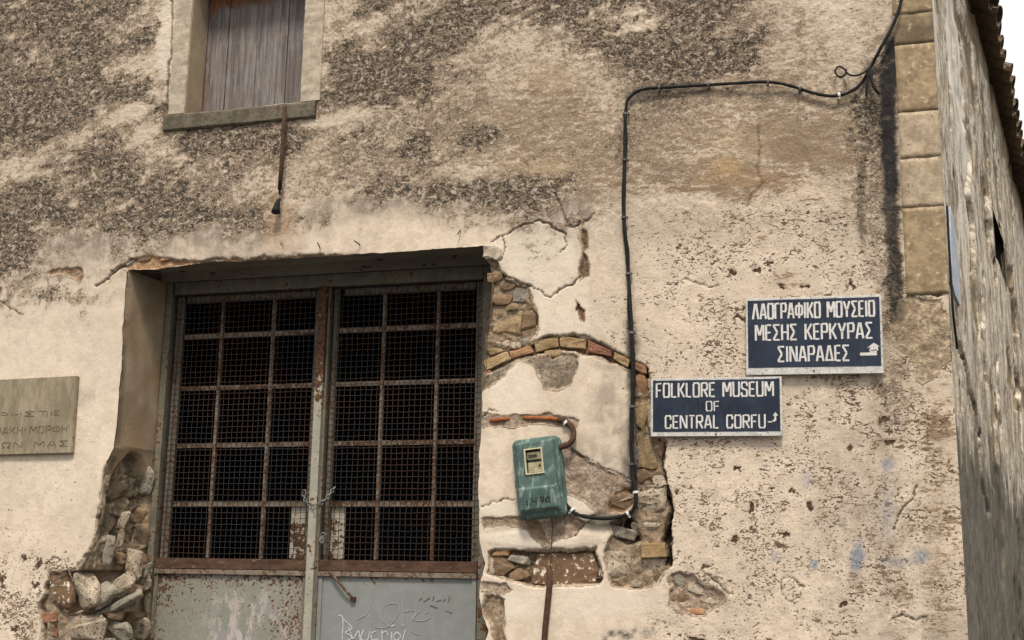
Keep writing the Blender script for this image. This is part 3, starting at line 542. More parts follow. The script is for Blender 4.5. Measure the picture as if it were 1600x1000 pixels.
    S = sstep(1.5, 0.55, np.abs(wx2 - xc) / hw) * 1.15 * np.interp(py, [0, 50, 75, 260, 330, 470, 560], [0, .6, 1, 1, .75, .6, 0]) * np.clip(1 + 0.5 * fbm(X, Z, 20, 3, 77), 0, 1)
    S = np.maximum(S, .5 * vnoise(X * 12, Z * 5, 15) * sstep(1.8, .2, np.abs(wx2 - 1346) / 7) * np.interp(py, [240, 270, 360, 400], [0, 1, .9, 0]))
    cab = [(1360, 105), (1340, 138), (1300, 152), (1270, 147), (1235, 137), (1200, 130), (1150, 133), (1100, 137), (1050, 140), (1005, 144), (985, 152)]
    S = np.maximum(S, .6 * sstep(16, 2, line_d(wx2, wy2, cab)) * sstep(0.35, 0.6, vnoise(X * 4, Z * 4, 5)))
    cab2 = [(976, 180), (976, 340), (982, 440), (986, 530), (988, 640), (989, 740), (992, 780)]
    S = np.maximum(S, (.30 + .6 * (py > 500)) * sstep(13, 3, line_d(wx2, wy2, cab2)) * sstep(0.3, 0.7, vnoise(X * 5, Z * 5, 6)))
    S = np.maximum(S, .7 * blob(wx2, wy2, 950, 815, 40, 12, 0, .6)); S = np.maximum(S, .55 * blob(wx2, wy2, 985, 730, 14, 26, 0, .6)); S = np.maximum(S, .5 * blob(wx2, wy2, 990, 540, 10, 20, 0, .6))
    S = np.maximum(S, .35 * blob(wx2, wy2, 1370, 170, 22, 40, 0, .6))
    S = np.maximum(S, .25 * sstep(900, 1000, py) * (px > 1440))
    # relief
    H = 0.006 * fbm(X, Z, 1.6, 3, 1) + 0.0012 * fbm(X, Z, 11, 3, 2)
    rough = (1 - SmM)
    up = sstep(620, 300, py) * rough
    H += up * (0.0028 * fbm(X, Z, 38, 3, 3) - 0.004 * sstep(0.1, 0.5, fbm(X, Z, 16, 4, 4)) * np.clip(L + .2, 0, 1))
    H += (1 - up) * 0.0007 * fbm(X, Z, 45, 3, 8)
    H -= 0.003 * SmM * 0 
    # repair sits slightly proud of the old skin
    H += 0.005 * SmM * (px < 930)
    tint = np.zeros((len(X), 4)); stain = np.zeros((len(X), 4))
    tint[:, :3] = TAN
    for poly, dep, col, rgh, stn in PATCH:
        if dep == 0: continue
        pa = np.array(poly, float); m = (px > pa[:, 0].min() - 12) & (px < pa[:, 0].max() + 12) & (py > pa[:, 1].min() - 12) & (py < pa[:, 1].max() + 12)
        if not m.any(): continue
        qx = px[m] + fbm(X[m], Z[m], 16, 4, 51) * rgh * 1.8; qy = py[m] + fbm(X[m], Z[m], 16, 4, 57) * rgh * 1.8
        sd, _, _ = poly_sd(qx, qy, poly); wv = 1.0 + 4.5 * vnoise(X[m] * 14, Z[m] * 14, 19) * min(1, dep / .02)
        e1 = sstep(.7, -.5, sd); e2 = sstep(.8, -.8, sd + wv); e = e1 * (.32 + .68 * e2); ec = e1
        rel = 0.7 * vnoise(X[m] * 28, Z[m] * 34, 12) + 0.3 * vnoise(X[m] * 60, Z[m] * 60, 13)
        rub = 0.006 * fbm(X[m], Z[m], 22, 4, 14) + stn * dep * 0.55 * (rel - 0.4)
        H[m] = H[m] * (1 - e) + (np.minimum(H[m], 0.004) - dep + rub) * e
        v = (0.8 + 0.5 * rel)[:, None]
        cc_ = np.array(col) * v * e2[:, None] + np.array((0.47, 0.375, 0.27)) * (1 - e2[:, None])
        tint[m, :3] = tint[m, :3] * (1 - ec[:, None]) + cc_ * ec[:, None]
        tint[m, 3] = np.maximum(tint[m, 3], ec)
        for arr in (L, C, Wh): arr[m] *= (1 - ec)
    # lumpy broken area beside the recess
    lm = blob(px, py, 1000, 850, 50, 70, 0, .3); H += lm * 0.012 * fbm(X, Z, 14, 4, 61); lm = blob(px, py, 1090, 925, 50, 36, 0, .3); H += lm * 0.010 * fbm(X, Z, 16, 4, 62)
    lm = sstep(880, 960, py) * (px > 1040) * (px < 1500); H += lm * 0.005 * fbm(X, Z, 13, 4, 63)
    # plaster ledge standing over the recess
    H += 0.004 * blob(px, py, 850, 842, 95, 13, 0, .25)
    Ck = np.zeros_like(L)
    for pts, w, dep in CRACK:
        pa = np.array(pts, float); m = (px > pa[:, 0].min() - 15) & (px < pa[:, 0].max() + 15) & (py > pa[:, 1].min() - 15) & (py < pa[:, 1].max() + 15)
        if not m.any(): continue
        qx = px[m] + fbm(X[m], Z[m], 24, 4, 71) * 5; qy = py[m] + fbm(X[m], Z[m], 24, 4, 73) * 5
        d = line_d(qx, qy, pts); ww = w * (0.7 + 0.8 * vnoise(X[m] * 15, Z[m] * 15, 9)); k = sstep(ww + 0.5, ww * 0.2, d)
        H[m] -= k * dep; Ck[m] = np.maximum(Ck[m], k * (0.9 if dep > 0.005 else 0.55))
    for a, b, rx, ry, an in CHIPBLOB:
        m = (np.abs(px - a) < 40) & (np.abs(py - b) < 40)
        k = blob(px[m] + fbm(X[m], Z[m], 24, 4, 81, .7) * 9, py[m] + fbm(X[m], Z[m], 24, 4, 83, .7) * 9, a, b, rx * .8, ry * .8, an, 0.12)
        H[m] -= 0.006 * k; tint[m, :3] = tint[m, :3] * (1 - k[:, None]) + np.array((0.11, 0.065, 0.038)) * k[:, None]; tint[m, 3] = np.maximum(tint[m, 3], k)
    for a, b, rx, ry, an, col, s in PAINT:
        m = (np.abs(px - a) < rx * 2.2 + 6) & (np.abs(py - b) < ry * 2.2 + 30)
        k = s * blob(px[m] + fbm(X[m], Z[m], 26, 4, 91, .7) * 8, py[m] + fbm(X[m], Z[m], 26, 4, 93, .7) * 8, a, b, rx, ry, an, 0.75) * (1 - tint[m, 3])
        up_ = k > stain[m, 3]; idx = np.where(m)[0][up_]; stain[idx, :3] = col; stain[idx, 3] = k[up_]
    # surround of the window stands proud
    s0, s1 = P(268, 100)[0], P(500, 100)[0]
    # openings
    kill = np.zeros(len(X), bool); Yv = -H
    for poly in (door_poly, win_poly):
        pa = np.array(poly); m = (X > pa[:, 0].min() - .02) & (X < pa[:, 0].max() + .02) & (Z > pa[:, 1].min() - .02) & (Z < pa[:, 1].max() + .02)
        idx = np.where(m)[0]
        sd, qx, qy = poly_sd(X[idx], Z[idx], poly); ins = sd < 0
        kill[idx[ins]] = True; k2 = idx[ins & (sd > -0.05)]; X[k2] = qx[ins & (sd > -0.05)]; Z[k2] = qy[ins & (sd > -0.05)]
    Yv = np.where(np.abs(X - CX) < 0.004, np.clip(Yv, 0.0, 0.01), Yv)
    ii = np.arange(nx * nz).reshape(nx, nz); q = np.stack([ii[:-1, :-1], ii[1:, :-1], ii[1:, 1:], ii[:-1, 1:]], -1).reshape(-1, 4)
    q = q[~kill[q].all(1)]
    used = np.unique(q); remap = np.full(nx * nz, -1); remap[used] = np.arange(len(used)); q = remap[q]
    me = bpy.data.meshes.new('front_wall'); nv = len(used)
    me.vertices.add(nv); me.vertices.foreach_set('co', np.stack([X, Yv, Z], -1)[used].astype(np.float32).ravel())
    me.loops.add(q.size); me.loops.foreach_set('vertex_index', q.ravel().astype(np.int32))
    me.polygons.add(len(q)); me.polygons.foreach_set('loop_start', (np.arange(len(q)) * 4).astype(np.int32)); me.polygons.foreach_set('loop_total', np.full(len(q), 4, np.int32))
    me.update(calc_edges=True)
    set_attr(me, 'mask', np.stack([np.clip(L, 0, 1), np.clip(Bw, 0, 1), SmM, np.clip(S, 0, 1)], -1)[used])
    set_attr(me, 'mask2', np.stack([C, np.clip(Gw, 0, 1), Wh, np.clip(Ck, 0, 1)], -1)[used])
    set_attr(me, 'tint', tint[used]); set_attr(me, 'stain', stain[used])
    return link('front_wall', me, 'wall', B, False)
FW = front_wall()
FW['label'] = 'front plaster wall with dark lichen above and chipped cream plaster below'

def grid_mesh(name, fn, nu, nv, mat, parent, smooth=True):
    vs = [fn(i / nu, j / nv) for i in range(nu + 1) for j in range(nv + 1)]
    fs = [(i * (nv + 1) + j, (i + 1) * (nv + 1) + j, (i + 1) * (nv + 1) + j + 1, i * (nv + 1) + j + 1) for i in range(nu) for j in range(nv)]
    me = bpy.data.meshes.new(name); me.from_pydata(vs, [], fs); me.update(); return link(name, me, mat, parent, smooth)

def reveals():
    # left jamb: from the broken lip back to the gate frame
    lip0 = Lj; lip = []
    for p, q in zip(lip0[:-1], lip0[1:]): lip += [(p[0] + (q[0] - p[0]) * k / 3, p[1] + (q[1] - p[1]) * k / 3) for k in range(3)]
    lip.append(lip0[-1]); K = 60; vs = []; fs = []; n = len(lip); zt = P(179, 700)[2]; tint = []
    for i, (x, z) in enumerate(lip):
        br = float(sstep(0.12, -0.03, z - zt))
        for k in range(K + 1):
            t = k / K; yy = t * (GY + 0.03)
            z0 = min(z, 3.36)
            sx = -3.975 + 0.035 * t
            # hollow eaten into the jamb, its rounded top stopping short of the frame
            hol = 0.0; ccz = 2.17 - 0.0; u = (t - 0.48) / 0.44
            top = 2.235 - 0.30 * max(0, abs(u)) ** 2.6 
            edge = float(sstep(0.004, -0.010, z - top + 0.015 * mnoise.noise(Vector((t * 9, z * 9, 3)))))
            if z > 2.235: edge = 0
            bigd = 0.055 + 0.05 * mnoise.noise(Vector((t * 4, z * 5, 1.7))) + 0.02 * mnoise.noise(Vector((t * 12, z * 14, 4.7)))
            wdt = .2 if z < 1.72 else float(sstep(1.0, 0.80, abs(u))) 
            hol = edge * wdt
            blend = t ** 0.7
            xx = x * (1 - blend) + sx * blend if z < 2.25 else x * (1 - min(1, t * 8)) + sx * min(1, t * 8)
            xx -= hol * bigd * min(1, .25 + t * 6)
            if hol > 0.05:
                cd_, cp_ = mnoise.voronoi(Vector((t * 3.6, z * 8.5, 4.2))); cell = mnoise.cell_vector(cp_[0] * 7.3)
                xx += hol * min(1, t * 7) * (.035 * (cell[0] - .5) + .05 * (cell[1] - .5) * (t * 3.6 - cp_[0].x) + .06 * (cell[2] - .5) * (z * 8.5 - cp_[0].y) - .03 * max(0, .12 - (cd_[1] - cd_[0])) / .12) + .010 * mnoise.noise(Vector((t * 22, z * 50, 9)))
            xx += 0.003 * mnoise.noise(Vector((t * 5, z * 6, 2)))
            vs.append((xx, yy, z)); tint.append((BRN[0] * 1.2, BRN[1] * 1.2, BRN[2] * 1.2, max(hol, float(sstep(0.5, 0.2, t * 3 + (0 if z < 2.2 else 9))) if z < 2.2 else 0)))
    fs = [(i * (K + 1) + k, (i + 1) * (K + 1) + k, (i + 1) * (K + 1) + k + 1, i * (K + 1) + k + 1) for i in range(n - 1) for k in range(K)]
    me = bpy.data.meshes.new('door_jamb'); me.from_pydata(vs, [], fs); me.update(); set_attr(me, 'tint', tint)
    g = G('jamb_plaster_with_broken_core'); tn, _, _, _, E = g.attr('tint'); n1 = g.noise(4, 5, .6); f = g.noise(55, 5, .7); md = g.noise(15, 5, .6)
    c = g.mix(g.ss(n1, .4, .6), (0.30, 0.22, 0.14), (0.375, 0.29, 0.195)); c = g.mix(g.mul(g.ss(g.noise(3, 3), .5, .7), .5), c, (0.33, 0.19, 0.09))
    c = g.mix(g.mul(g.ss(f, .62, .7), .4), c, (0.2, .15, .1))
    core = g.mix(g.ss(md, .4, .62), g.mix(g.ss(f, .4, .6), (0.15, 0.11, 0.072), (0.25, 0.19, 0.125)), (0.33, 0.26, 0.175)); core = g.mix(g.ss(g.noise(26, 4, .6), .6, .65), core, (0.46, .38, .28))
    c = g.mix(g.ss(g.add(E, g.mul(g.sub(f, .5), .4)), .4, .55), c, core); g.bump(g.mul(g.add(md, f), g.add(.15, E)), .9, .015); M['jamb'] = g.done(c, .93)
    link('door_jamb', me, 'jamb', B, True)['label'] = 'left door jamb, smooth beige plaster above a broken stone hollow'
    # right jamb and head, plain
    bm = bmesh.new()
    for src, back in ((Rj, lambda p: (p[0] + .02, p[1])), ):
        a = [bm.verts.new((x, 0.0, z)) for x, z in src]; m_ = [bm.verts.new((x + 0.012, 0.05, z)) for x, z in src]; b = [bm.verts.new((-1.93, GY + 0.06, z)) for x, z in src]
        for i in range(len(a) - 1): bm.faces.new((a[i], a[i + 1], m_[i + 1], m_[i])); bm.faces.new((m_[i], m_[i + 1], b[i + 1], b[i]))
    from_bm('door_jamb', bm, 'rubble', B, False)
    # head of the opening: rotten edge, then the lintel
    bm = bmesh.new(); a = [bm.verts.new((x, 0.0, z)) for x, z in Tj]; b = [bm.verts.new((x, 0.035, z + 0.02)) for x, z in Tj]; c = [bm.verts.new((x, 0.10, z + 0.03)) for x, z in Tj]
    for i in range(len(a) - 1): bm.faces.new((a[i], a[i + 1], b[i + 1], b[i])); bm.faces.new((b[i], b[i + 1], c[i + 1], c[i]))
    from_bm('lintel_edge', bm, 'lintel_rot', B)
    zl = P(500, 418, 0.05)[2]; zr = P(740, 402, 0.05)[2]
    z0 = 3.325
    bm = bmesh.new(); add_box(bm, -4.2, -1.7, 0.035, 0.16, z0 + 0.02, 3.6, 0.006); o = from_bm('lintel', bm, 'lintel', B)
    bm = bmesh.new(); add_box(bm, -4.2, -1.7, 0.165, GY + 0.1, z0 - 0.004, 3.6, 0.006); o = from_bm('lintel', bm, 'lintel', B)
reveals()

# ---- window
def window():
    yw = 0.17; l, r, b, t = win_l, win_r, win_b, 5.02
    s0 = P(268, 120)[0]; s1 = P(503, 100)[0]
    # raised cement surround: one mesh, an outline with the opening cut out
    bm = bmesh.new(); 
    def strip(x0, x1, z0, z1, sd):
        n = int(max(abs(x1 - x0), abs(z1 - z0)) / 0.03) + 1; v = abs(z1 - z0) > abs(x1 - x0)
        pr = []
        for k in range(n + 1):
            f = k / n; nz_ = 0.004 * mnoise.noise(Vector((k * .7, sd, 0)))
            if v: z = z0 + (z1 - z0) * f; pr.append([(x0 + nz_ + (.01 * mnoise.noise(Vector((k * .23, sd, 5))) if sd == 1 else 0), z), (x1 + (nz_ if sd == 2 else 0), z)])
            else: x = x0 + (x1 - x0) * f; pr.append([(x, z0 + nz_), (x, z1)])
        F_ = [[bm.verts.new((p[0], -0.008 + .004 * mnoise.noise(Vector((p[0] * 30, p[1] * 30, 1))), p[1])) for p in q] for q in pr]
        Bk = [[bm.verts.new((p[0], 0.06, p[1])) for p in q] for q in pr]
        for a, b_, c, d in zip(F_[:-1], F_[1:], Bk[:-1], Bk[1:]):
            bm.faces.new((a[0], b_[0], b_[1], a[1])); bm.faces.new((a[0], c[0], d[0], b_[0])); bm.faces.new((a[1], b_[1], d[1], c[1]))
    strip(s0, l, b + 0.0, t + .14, 1); strip(r, s1, b + 0.0, t + .14, 2); strip(l + .001, r - .001, t, t + 0.14, 3)
    W_ = from_bm('window', bm, 'surround', B); W_['label'] = 'shuttered upper window in a cement surround'
    # plaster sides of the recess
    bm = bmesh.new(); add_box(bm, l - .05, l + 0.004, 0.0, yw + .06, b - .02, t); from_bm('window_reveal', bm, 'reveal', W_)
    bm = bmesh.new(); add_box(bm, r - .004, r + .05, 0.0, yw + .06, b - .02, t); from_bm('window_reveal', bm, 'reveal', W_)
    bm = bmesh.new(); add_box(bm, l - .05, r + .05, 0.0, yw + .06, t - .003, t + .06); from_bm('window_head', bm, 'reveal', W_)
    # sill
    bm = bmesh.new(); n = 40; x0, x1 = P(258, 190)[0], P(494, 180)[0]
    prof = [(0.19, b + .004), (0.0, b - .002), (-0.018, b - .010), (-0.023, b - .02), (-0.021, b - 0.095), (-0.012, b - .104), (0.03, b - .106)]
    R_r = []
    for k in range(n + 1):
        x = x0 + (x1 - x0) * k / n; inside = l < x < r
        R_r.append([bm.verts.new((x, y, z + .006 * mnoise.noise(Vector((x * 9, j, 2))))) if (j > 0 or inside) else bm.verts.new((x, 0.02, b + .0)) for j, (y, z) in enumerate(prof)])
    for a, c in zip(R_r[:-1], R_r[1:]):
        for j in range(len(prof) - 1): bm.faces.new((a[j], a[j + 1], c[j + 1], c[j]))
    bm.faces.new(R_r[0]); bm.faces.new(R_r[-1]); from_bm('sill', bm, 'sill', W_)
    # boards of the shutter
    bl, br_ = P(317, 165, yw)[0], r + 0.0
    e = [bl, P(350, 160, yw)[0], P(396, 160, yw)[0], P(444, 160, yw)[0], br_ + .01]
    for k in range(4):
        bm = bmesh.new(); nz_ = 36; x0, x1 = e[k] + .0022, e[k + 1] - .0022; cols = []
        for j in range(nz_ + 1):
            z = b + .012 + (t - b - .012) * j / nz_; d = .0012 * mnoise.noise(Vector((j * .5, k, 0))); zz = z + (0.012 * mnoise.noise(Vector((k * 3, 1, 7))) if j == 0 else 0)
            cols.append([bm.verts.new((x0 + d, yw + .03, zz)), bm.verts.new((x0 + d, yw + (.004 if k % 2 else 0), zz)), bm.verts.new((x0 + (x1 - x0) * .5, yw - .001, zz + (.01 * mnoise.noise(Vector((k, 9, 1))) if j == 0 else 0))), bm.verts.new((x1 + d, yw + (.003 if k % 2 else .001), zz)), bm.verts.new((x1 + d, yw + .03, zz))])
        for a, c in zip(cols[:-1], cols[1:]):
            for j in range(4): bm.faces.new((a[j], a[j + 1], c[j + 1], c[j]))
        o = from_bm('shutter_board', bm, 'board', W_)
        zt = P(400, 2, yw)[2]; me = o.data; arr = [(float(sstep(zt - .10, zt + .06, np.array(v.co.z))) * .9 + (.55 if (k == 0 and v.co.x < bl + .02) else 0), 0, 0, 1) for v in me.vertices]; set_attr(me, 'rust', arr)
    o = box('shutter_frame', l + .004, bl, yw - .01, yw + .04, b + .004, t, 'board', W_); set_attr(o.data, 'rust', [(.40, 0, 0, 1)] * len(o.data.vertices))
    box('shutter_batten', l, r, yw + .045, yw + .06, b, t, 'room', W_)
window()

# ---- stones and bricks
def lump(name, cx, cy, w, h, prot, mat, ang=0, y=0.03, box_=0.55, nz=0.18, parent=None, sub=2):
    """irregular stone: centre and size measured in px on the wall plane, prot = how far it stands out of its bed at depth y"""
    c = pv(cx, cy, y); sc = 0.00365 if cx < 300 else 0.00325 if cx > 700 else .0035
    rs = random.Random(int(cx * 31 + cy * 7)); a = math.radians(-ang); bm = bmesh.new(); n = 15
    for i in range(n):
        d = Vector((rs.gauss(0, 1), rs.gauss(0, 1), rs.gauss(0, 1))).normalized(); p = Vector([math.copysign(abs(q) ** box_, q) for q in d]); k = rs.uniform(.86, 1.1)
        bm.verts.new((p.x * k * w * sc / 2, p.y * k * prot, p.z * k * h * sc / 2))
    r_ = bmesh.ops.convex_hull(bm, input=bm.verts); bmesh.ops.delete(bm, geom=list({v for v in r_['geom_interior'] if isinstance(v, bmesh.types.BMVert)} | {v for v in r_['geom_unused'] if isinstance(v, bmesh.types.BMVert)}), context='VERTS')
    m_ = min(w, h) * sc
    bmesh.ops.bevel(bm, geom=[e for e in bm.edges], offset=m_ * .06, segments=1, affect='EDGES')
    bmesh.ops.subdivide_edges(bm, edges=[e for e in bm.edges if e.calc_length() > m_ * .3], cuts=1, use_grid_fill=True); bmesh.ops.triangulate(bm, faces=bm.faces)
    sd = Vector((rs.uniform(0, 50), 0, 0))
    for v in bm.verts:
        v.co += v.co.normalized() * m_ * nz * (.45 * mnoise.noise(v.co / m_ * 2.2 + sd) + .2 * mnoise.noise(v.co / m_ * 6 + sd))
        x, yy, z = v.co; v.co = c + Vector((x * math.cos(a) - z * math.sin(a), yy, x * math.sin(a) + z * math.cos(a)))
    o = from_bm(name, bm, mat, parent or FW, False); return o
def brick(name, pts, prot, mat, y=0.03, bev=.004):
    w = [P(a, b, y) for a, b in pts]; bm = bmesh.new(); add_prism(bm, [(q[0] + random.uniform(-.002, .002), q[2] + random.uniform(-.002, .002)) for q in w], y - prot, y + 0.02)
    es = [e for e in bm.edges]; bmesh.ops.bevel(bm, geom=es, offset=bev, segments=1, affect='EDGES'); bmesh.ops.triangulate(bm, faces=[f for f in bm.faces if len(f.verts) > 4])
    bmesh.ops.subdivide_edges(bm, edges=[e for e in bm.edges if e.calc_length() > .02], cuts=2, use_grid_fill=True); bmesh.ops.triangulate(bm, faces=bm.faces)
    for v in bm.verts: v.co += Vector((mnoise.noise(v.co * 40), 1.5 * mnoise.noise(v.co * 45 + Vector((5, 5, 5))), mnoise.noise(v.co * 38 + Vector((9, 9, 9))))) * .0042
    return from_bm(name, bm, mat, FW)
def stones():
    # arch of bricks
    for pts, m in [([(758, 564), (794, 551), (800, 562), (762, 580)], 'bk_ochre'), ([(798, 551), (830, 541), (835, 552), (800, 562)], 'bk_orange'), ([(836, 534), (873, 527), (874, 543), (838, 552)], 'bk_ochre'),
                   ([(876, 526), (917, 531), (917, 548), (876, 543)], 'bk_ochre'), ([(920, 532), (957, 549), (957, 559), (920, 552)], 'bk_red'), ([(961, 551), (986, 563), (982, 576), (960, 562)], 'bk_ochre'), ([(989, 562), (1011, 574), (1012, 586), (990, 578)], 'bk_orange')]:
        brick('brick', pts, .026, m, y=.032)
    brick('brick', [(1003, 850), (1040, 848), (1043, 870), (1004, 872)], .04, 'bk_ochre', y=.035)
    brick('brick', [(778, 862), (800, 860), (799, 869), (772, 869)], .045, 'bk_orange', y=.05)
    brick('brick', [(841, 866), (928, 864), (938, 892), (932, 911), (880, 915), (832, 912), (836, 890)], .025, 'st_flake', y=.05)
    lump('stone', 98, 925, 50, 66, .045, 'st_flake', ang=4, y=.045, box_=.4, nz=.3); lump('stone', 134, 921, 42, 60, .045, 'st_pale', ang=-6, y=.045, box_=.45, nz=.3)
    brick('brick', [(70, 958), (92, 957), (94, 972), (74, 974)], .04, 'bk_red', y=.04); brick('brick', [(77, 976), (92, 975), (93, 994), (80, 994)], .03, 'bk_red', y=.045)
    None
    # rubble on the right pier
    for a in [(796, 505, 60, 48, .022, 'st_gold', 5), (785, 468, 34, 20, .018, 'st_brown', 5), (815, 462, 30, 26, .016, 'st_grey', 0), (775, 433, 26, 18, .030, 'st_brown', -8), (795, 447, 24, 16, .014, 'st_brown', 10), (826, 500, 28, 34, .014, 'st_brown', 0),
              (785, 538, 26, 14, .022, 'st_pale', 0), (806, 540, 18, 12, .02, 'st_pale', 10), (775, 548, 24, 12, .02, 'st_gold', -10), (820, 535, 16, 16, .014, 'st_grey', 0), (800, 480, 22, 12, .018, 'st_gold', -8), (828, 475, 16, 18, .012, 'st_brown', 0),
              (765, 378, 32, 13, .045, 'st_brown', -6), (764, 590, 18, 22, .02, 'bk_red', -20), (868, 553, 34, 12, .016, 'bk_ochre', 4),
              (1004, 605, 20, 42, .014, 'bk_orange', 0), (1002, 650, 22, 40, .012, 'st_gold', 0), (1008, 712, 44, 56, .018, 'st_gold', 10), (1030, 700, 16, 26, .014, 'st_brown', 10), (1006, 742, 30, 22, .014, 'st_brown', -20), (1028, 750, 20, 26, .018, 'st_pale', -20),
              (1015, 786, 60, 48, .028, 'st_pale', -24), (1012, 822, 52, 26, .024, 'st_pale', -20), (975, 832, 40, 16, .018, 'st_grey', 14), (966, 884, 60, 50, .026, 'st_pale', 8), (1021, 892, 38, 38, .030, 'st_pale', 0), (994, 913, 18, 12, .03, 'st_pale', 0), (968, 913, 30, 14, .022, 'st_brown', -4),
              (1030, 905, 16, 16, .02, 'st_brown', -30), (812, 876, 36, 18, .030, 'st_grey', 14), (785, 886, 40, 30, .022, 'st_brown', 20), (812, 898, 30, 18, .026, 'st_brown', -15), (768, 885, 20, 30, .03, 'st_pale', 0), (775, 905, 30, 12, .02, 'st_pale', 5),
              (1062, 936, 28, 14, .018, 'st_brown', 0), (1082, 955, 36, 12, .020, 'bk_orange', 3), (1060, 905, 18, 18, .016, 'st_grey', 0), (1088, 920, 30, 16, .012, 'st_pale', 20), (1110, 938, 26, 12, .012, 'st_pale', 0), (1045, 940, 12, 14, .014, 'st_brown', 0), (1022, 974, 16, 8, .01, 'st_brown', 0),
              (914, 418, 16, 26, .010, 'st_brown', 0), (914, 372, 12, 22, .008, 'st_brown', 0), (972, 782, 34, 30, .010, 'st_brown', 10), (782, 975, 14, 40, .014, 'st_brown', 0)]:
        lump('stone', a[0], a[1], a[2] * 1.12, a[3] * 1.12, a[4] * .8, a[5], ang=a[6], y=.030 if a[4] > .02 else .022)
    brick('plaster_lump', [(758, 386), (776, 385), (786, 392), (785, 404), (778, 409), (771, 404), (765, 401), (757, 404)], .03, 'surround', y=.02, bev=.004)
    # top-left crumbling lip
    for a in [(225, 405, 40, 10, .012, 'st_brown', -4), (262, 405, 36, 12, .014, 'bk_orange', 2), (300, 409, 30, 8, .010, 'st_brown', 0), (205, 412, 24, 9, .014, 'st_grey', -25), (345, 405, 40, 8, .008, 'surround', 0), (112, 424, 26, 9, .006, 'st_brown', 3)]:
        lump('stone', *a[:6], ang=a[6], y=.014)
    # rubble filling the broken left jamb; each sits on the slanted core
    def jl(cx, cy, w, h, prot, m, ang=0, d=0.1, b=.6): lump('stone', cx - 3, cy, w * 1.35, h * 1.3, prot * .8, m, ang=ang, y=d + .035, box_=b, nz=.3)
    for a in [(228, 752, 30, 40, .04, 'st_grey', 10, .30), (180, 735, 18, 22, .025, 'st_brown', -20, .06), (216, 806, 30, 18, .02, 'st_brown', -30, .24), (197, 815, 13, 30, .03, 'st_pale', 10, .14), (193, 842, 11, 24, .025, 'st_pale', 5, .12), (174, 860, 16, 40, .025, 'st_grey', 4, .04), (212, 876, 24, 40, .04, 'st_pale', -6, .20), (190, 874, 18, 20, .03, 'st_brown', 0, .12), (230, 895, 20, 24, .03, 'st_grey', 0, .28),
              (163, 930, 40, 26, .045, 'st_grey', -38, .05), (186, 918, 54, 26, .05, 'st_pale', -28, .10), (190, 944, 64, 20, .05, 'st_grey', -24, .10), (215, 925, 22, 20, .04, 'st_brown', 0, .22), (228, 910, 18, 24, .04, 'st_pale', 0, .28), (212, 942, 14, 14, .03, 'st_pale', 0, .22),
              (133, 978, 62, 40, .05, 'st_pale', -4, .05), (178, 962, 30, 14, .04, 'st_brown', 0, .10), (205, 965, 40, 16, .04, 'st_brown', -18, .18), (190, 985, 44, 22, .05, 'st_grey', 18, .12), (222, 982, 30, 28, .04, 'st_pale', -10, .26), (108, 1000, 20, 14, .03, 'st_grey', 0, .05), (160, 1010, 60, 24, .05, 'st_grey', 5, .10), (210, 1015, 50, 26, .05, 'st_brown', 5, .2),
              (141, 874, 14, 22, .02, 'st_grey', 10, .03), (160, 1040, 90, 30, .05, 'st_pale', 0, .12)]:
        jl(*a)
    # the same broken core carries on down to the pavement
    for k in range(10):
        z = .95 - k * .09
        c = (-4.07 + random.uniform(-.03, .03), .1 + random.uniform(0, .15), z); bm = bmesh.new(); bmesh.ops.create_icosphere(bm, subdivisions=2, radius=1)
        for v in bm.verts:
            p = v.co; kk = 1 + .2 * mnoise.noise(p * 2 + Vector((k, 0, 0))); v.co = Vector((c[0] + p.x * kk * .08, c[1] + p.y * kk * .09, c[2] + p.z * kk * .055))
        from_bm('stone', bm, random.choice(['st_grey', 'st_brown', 'st_pale']), FW)
stones()

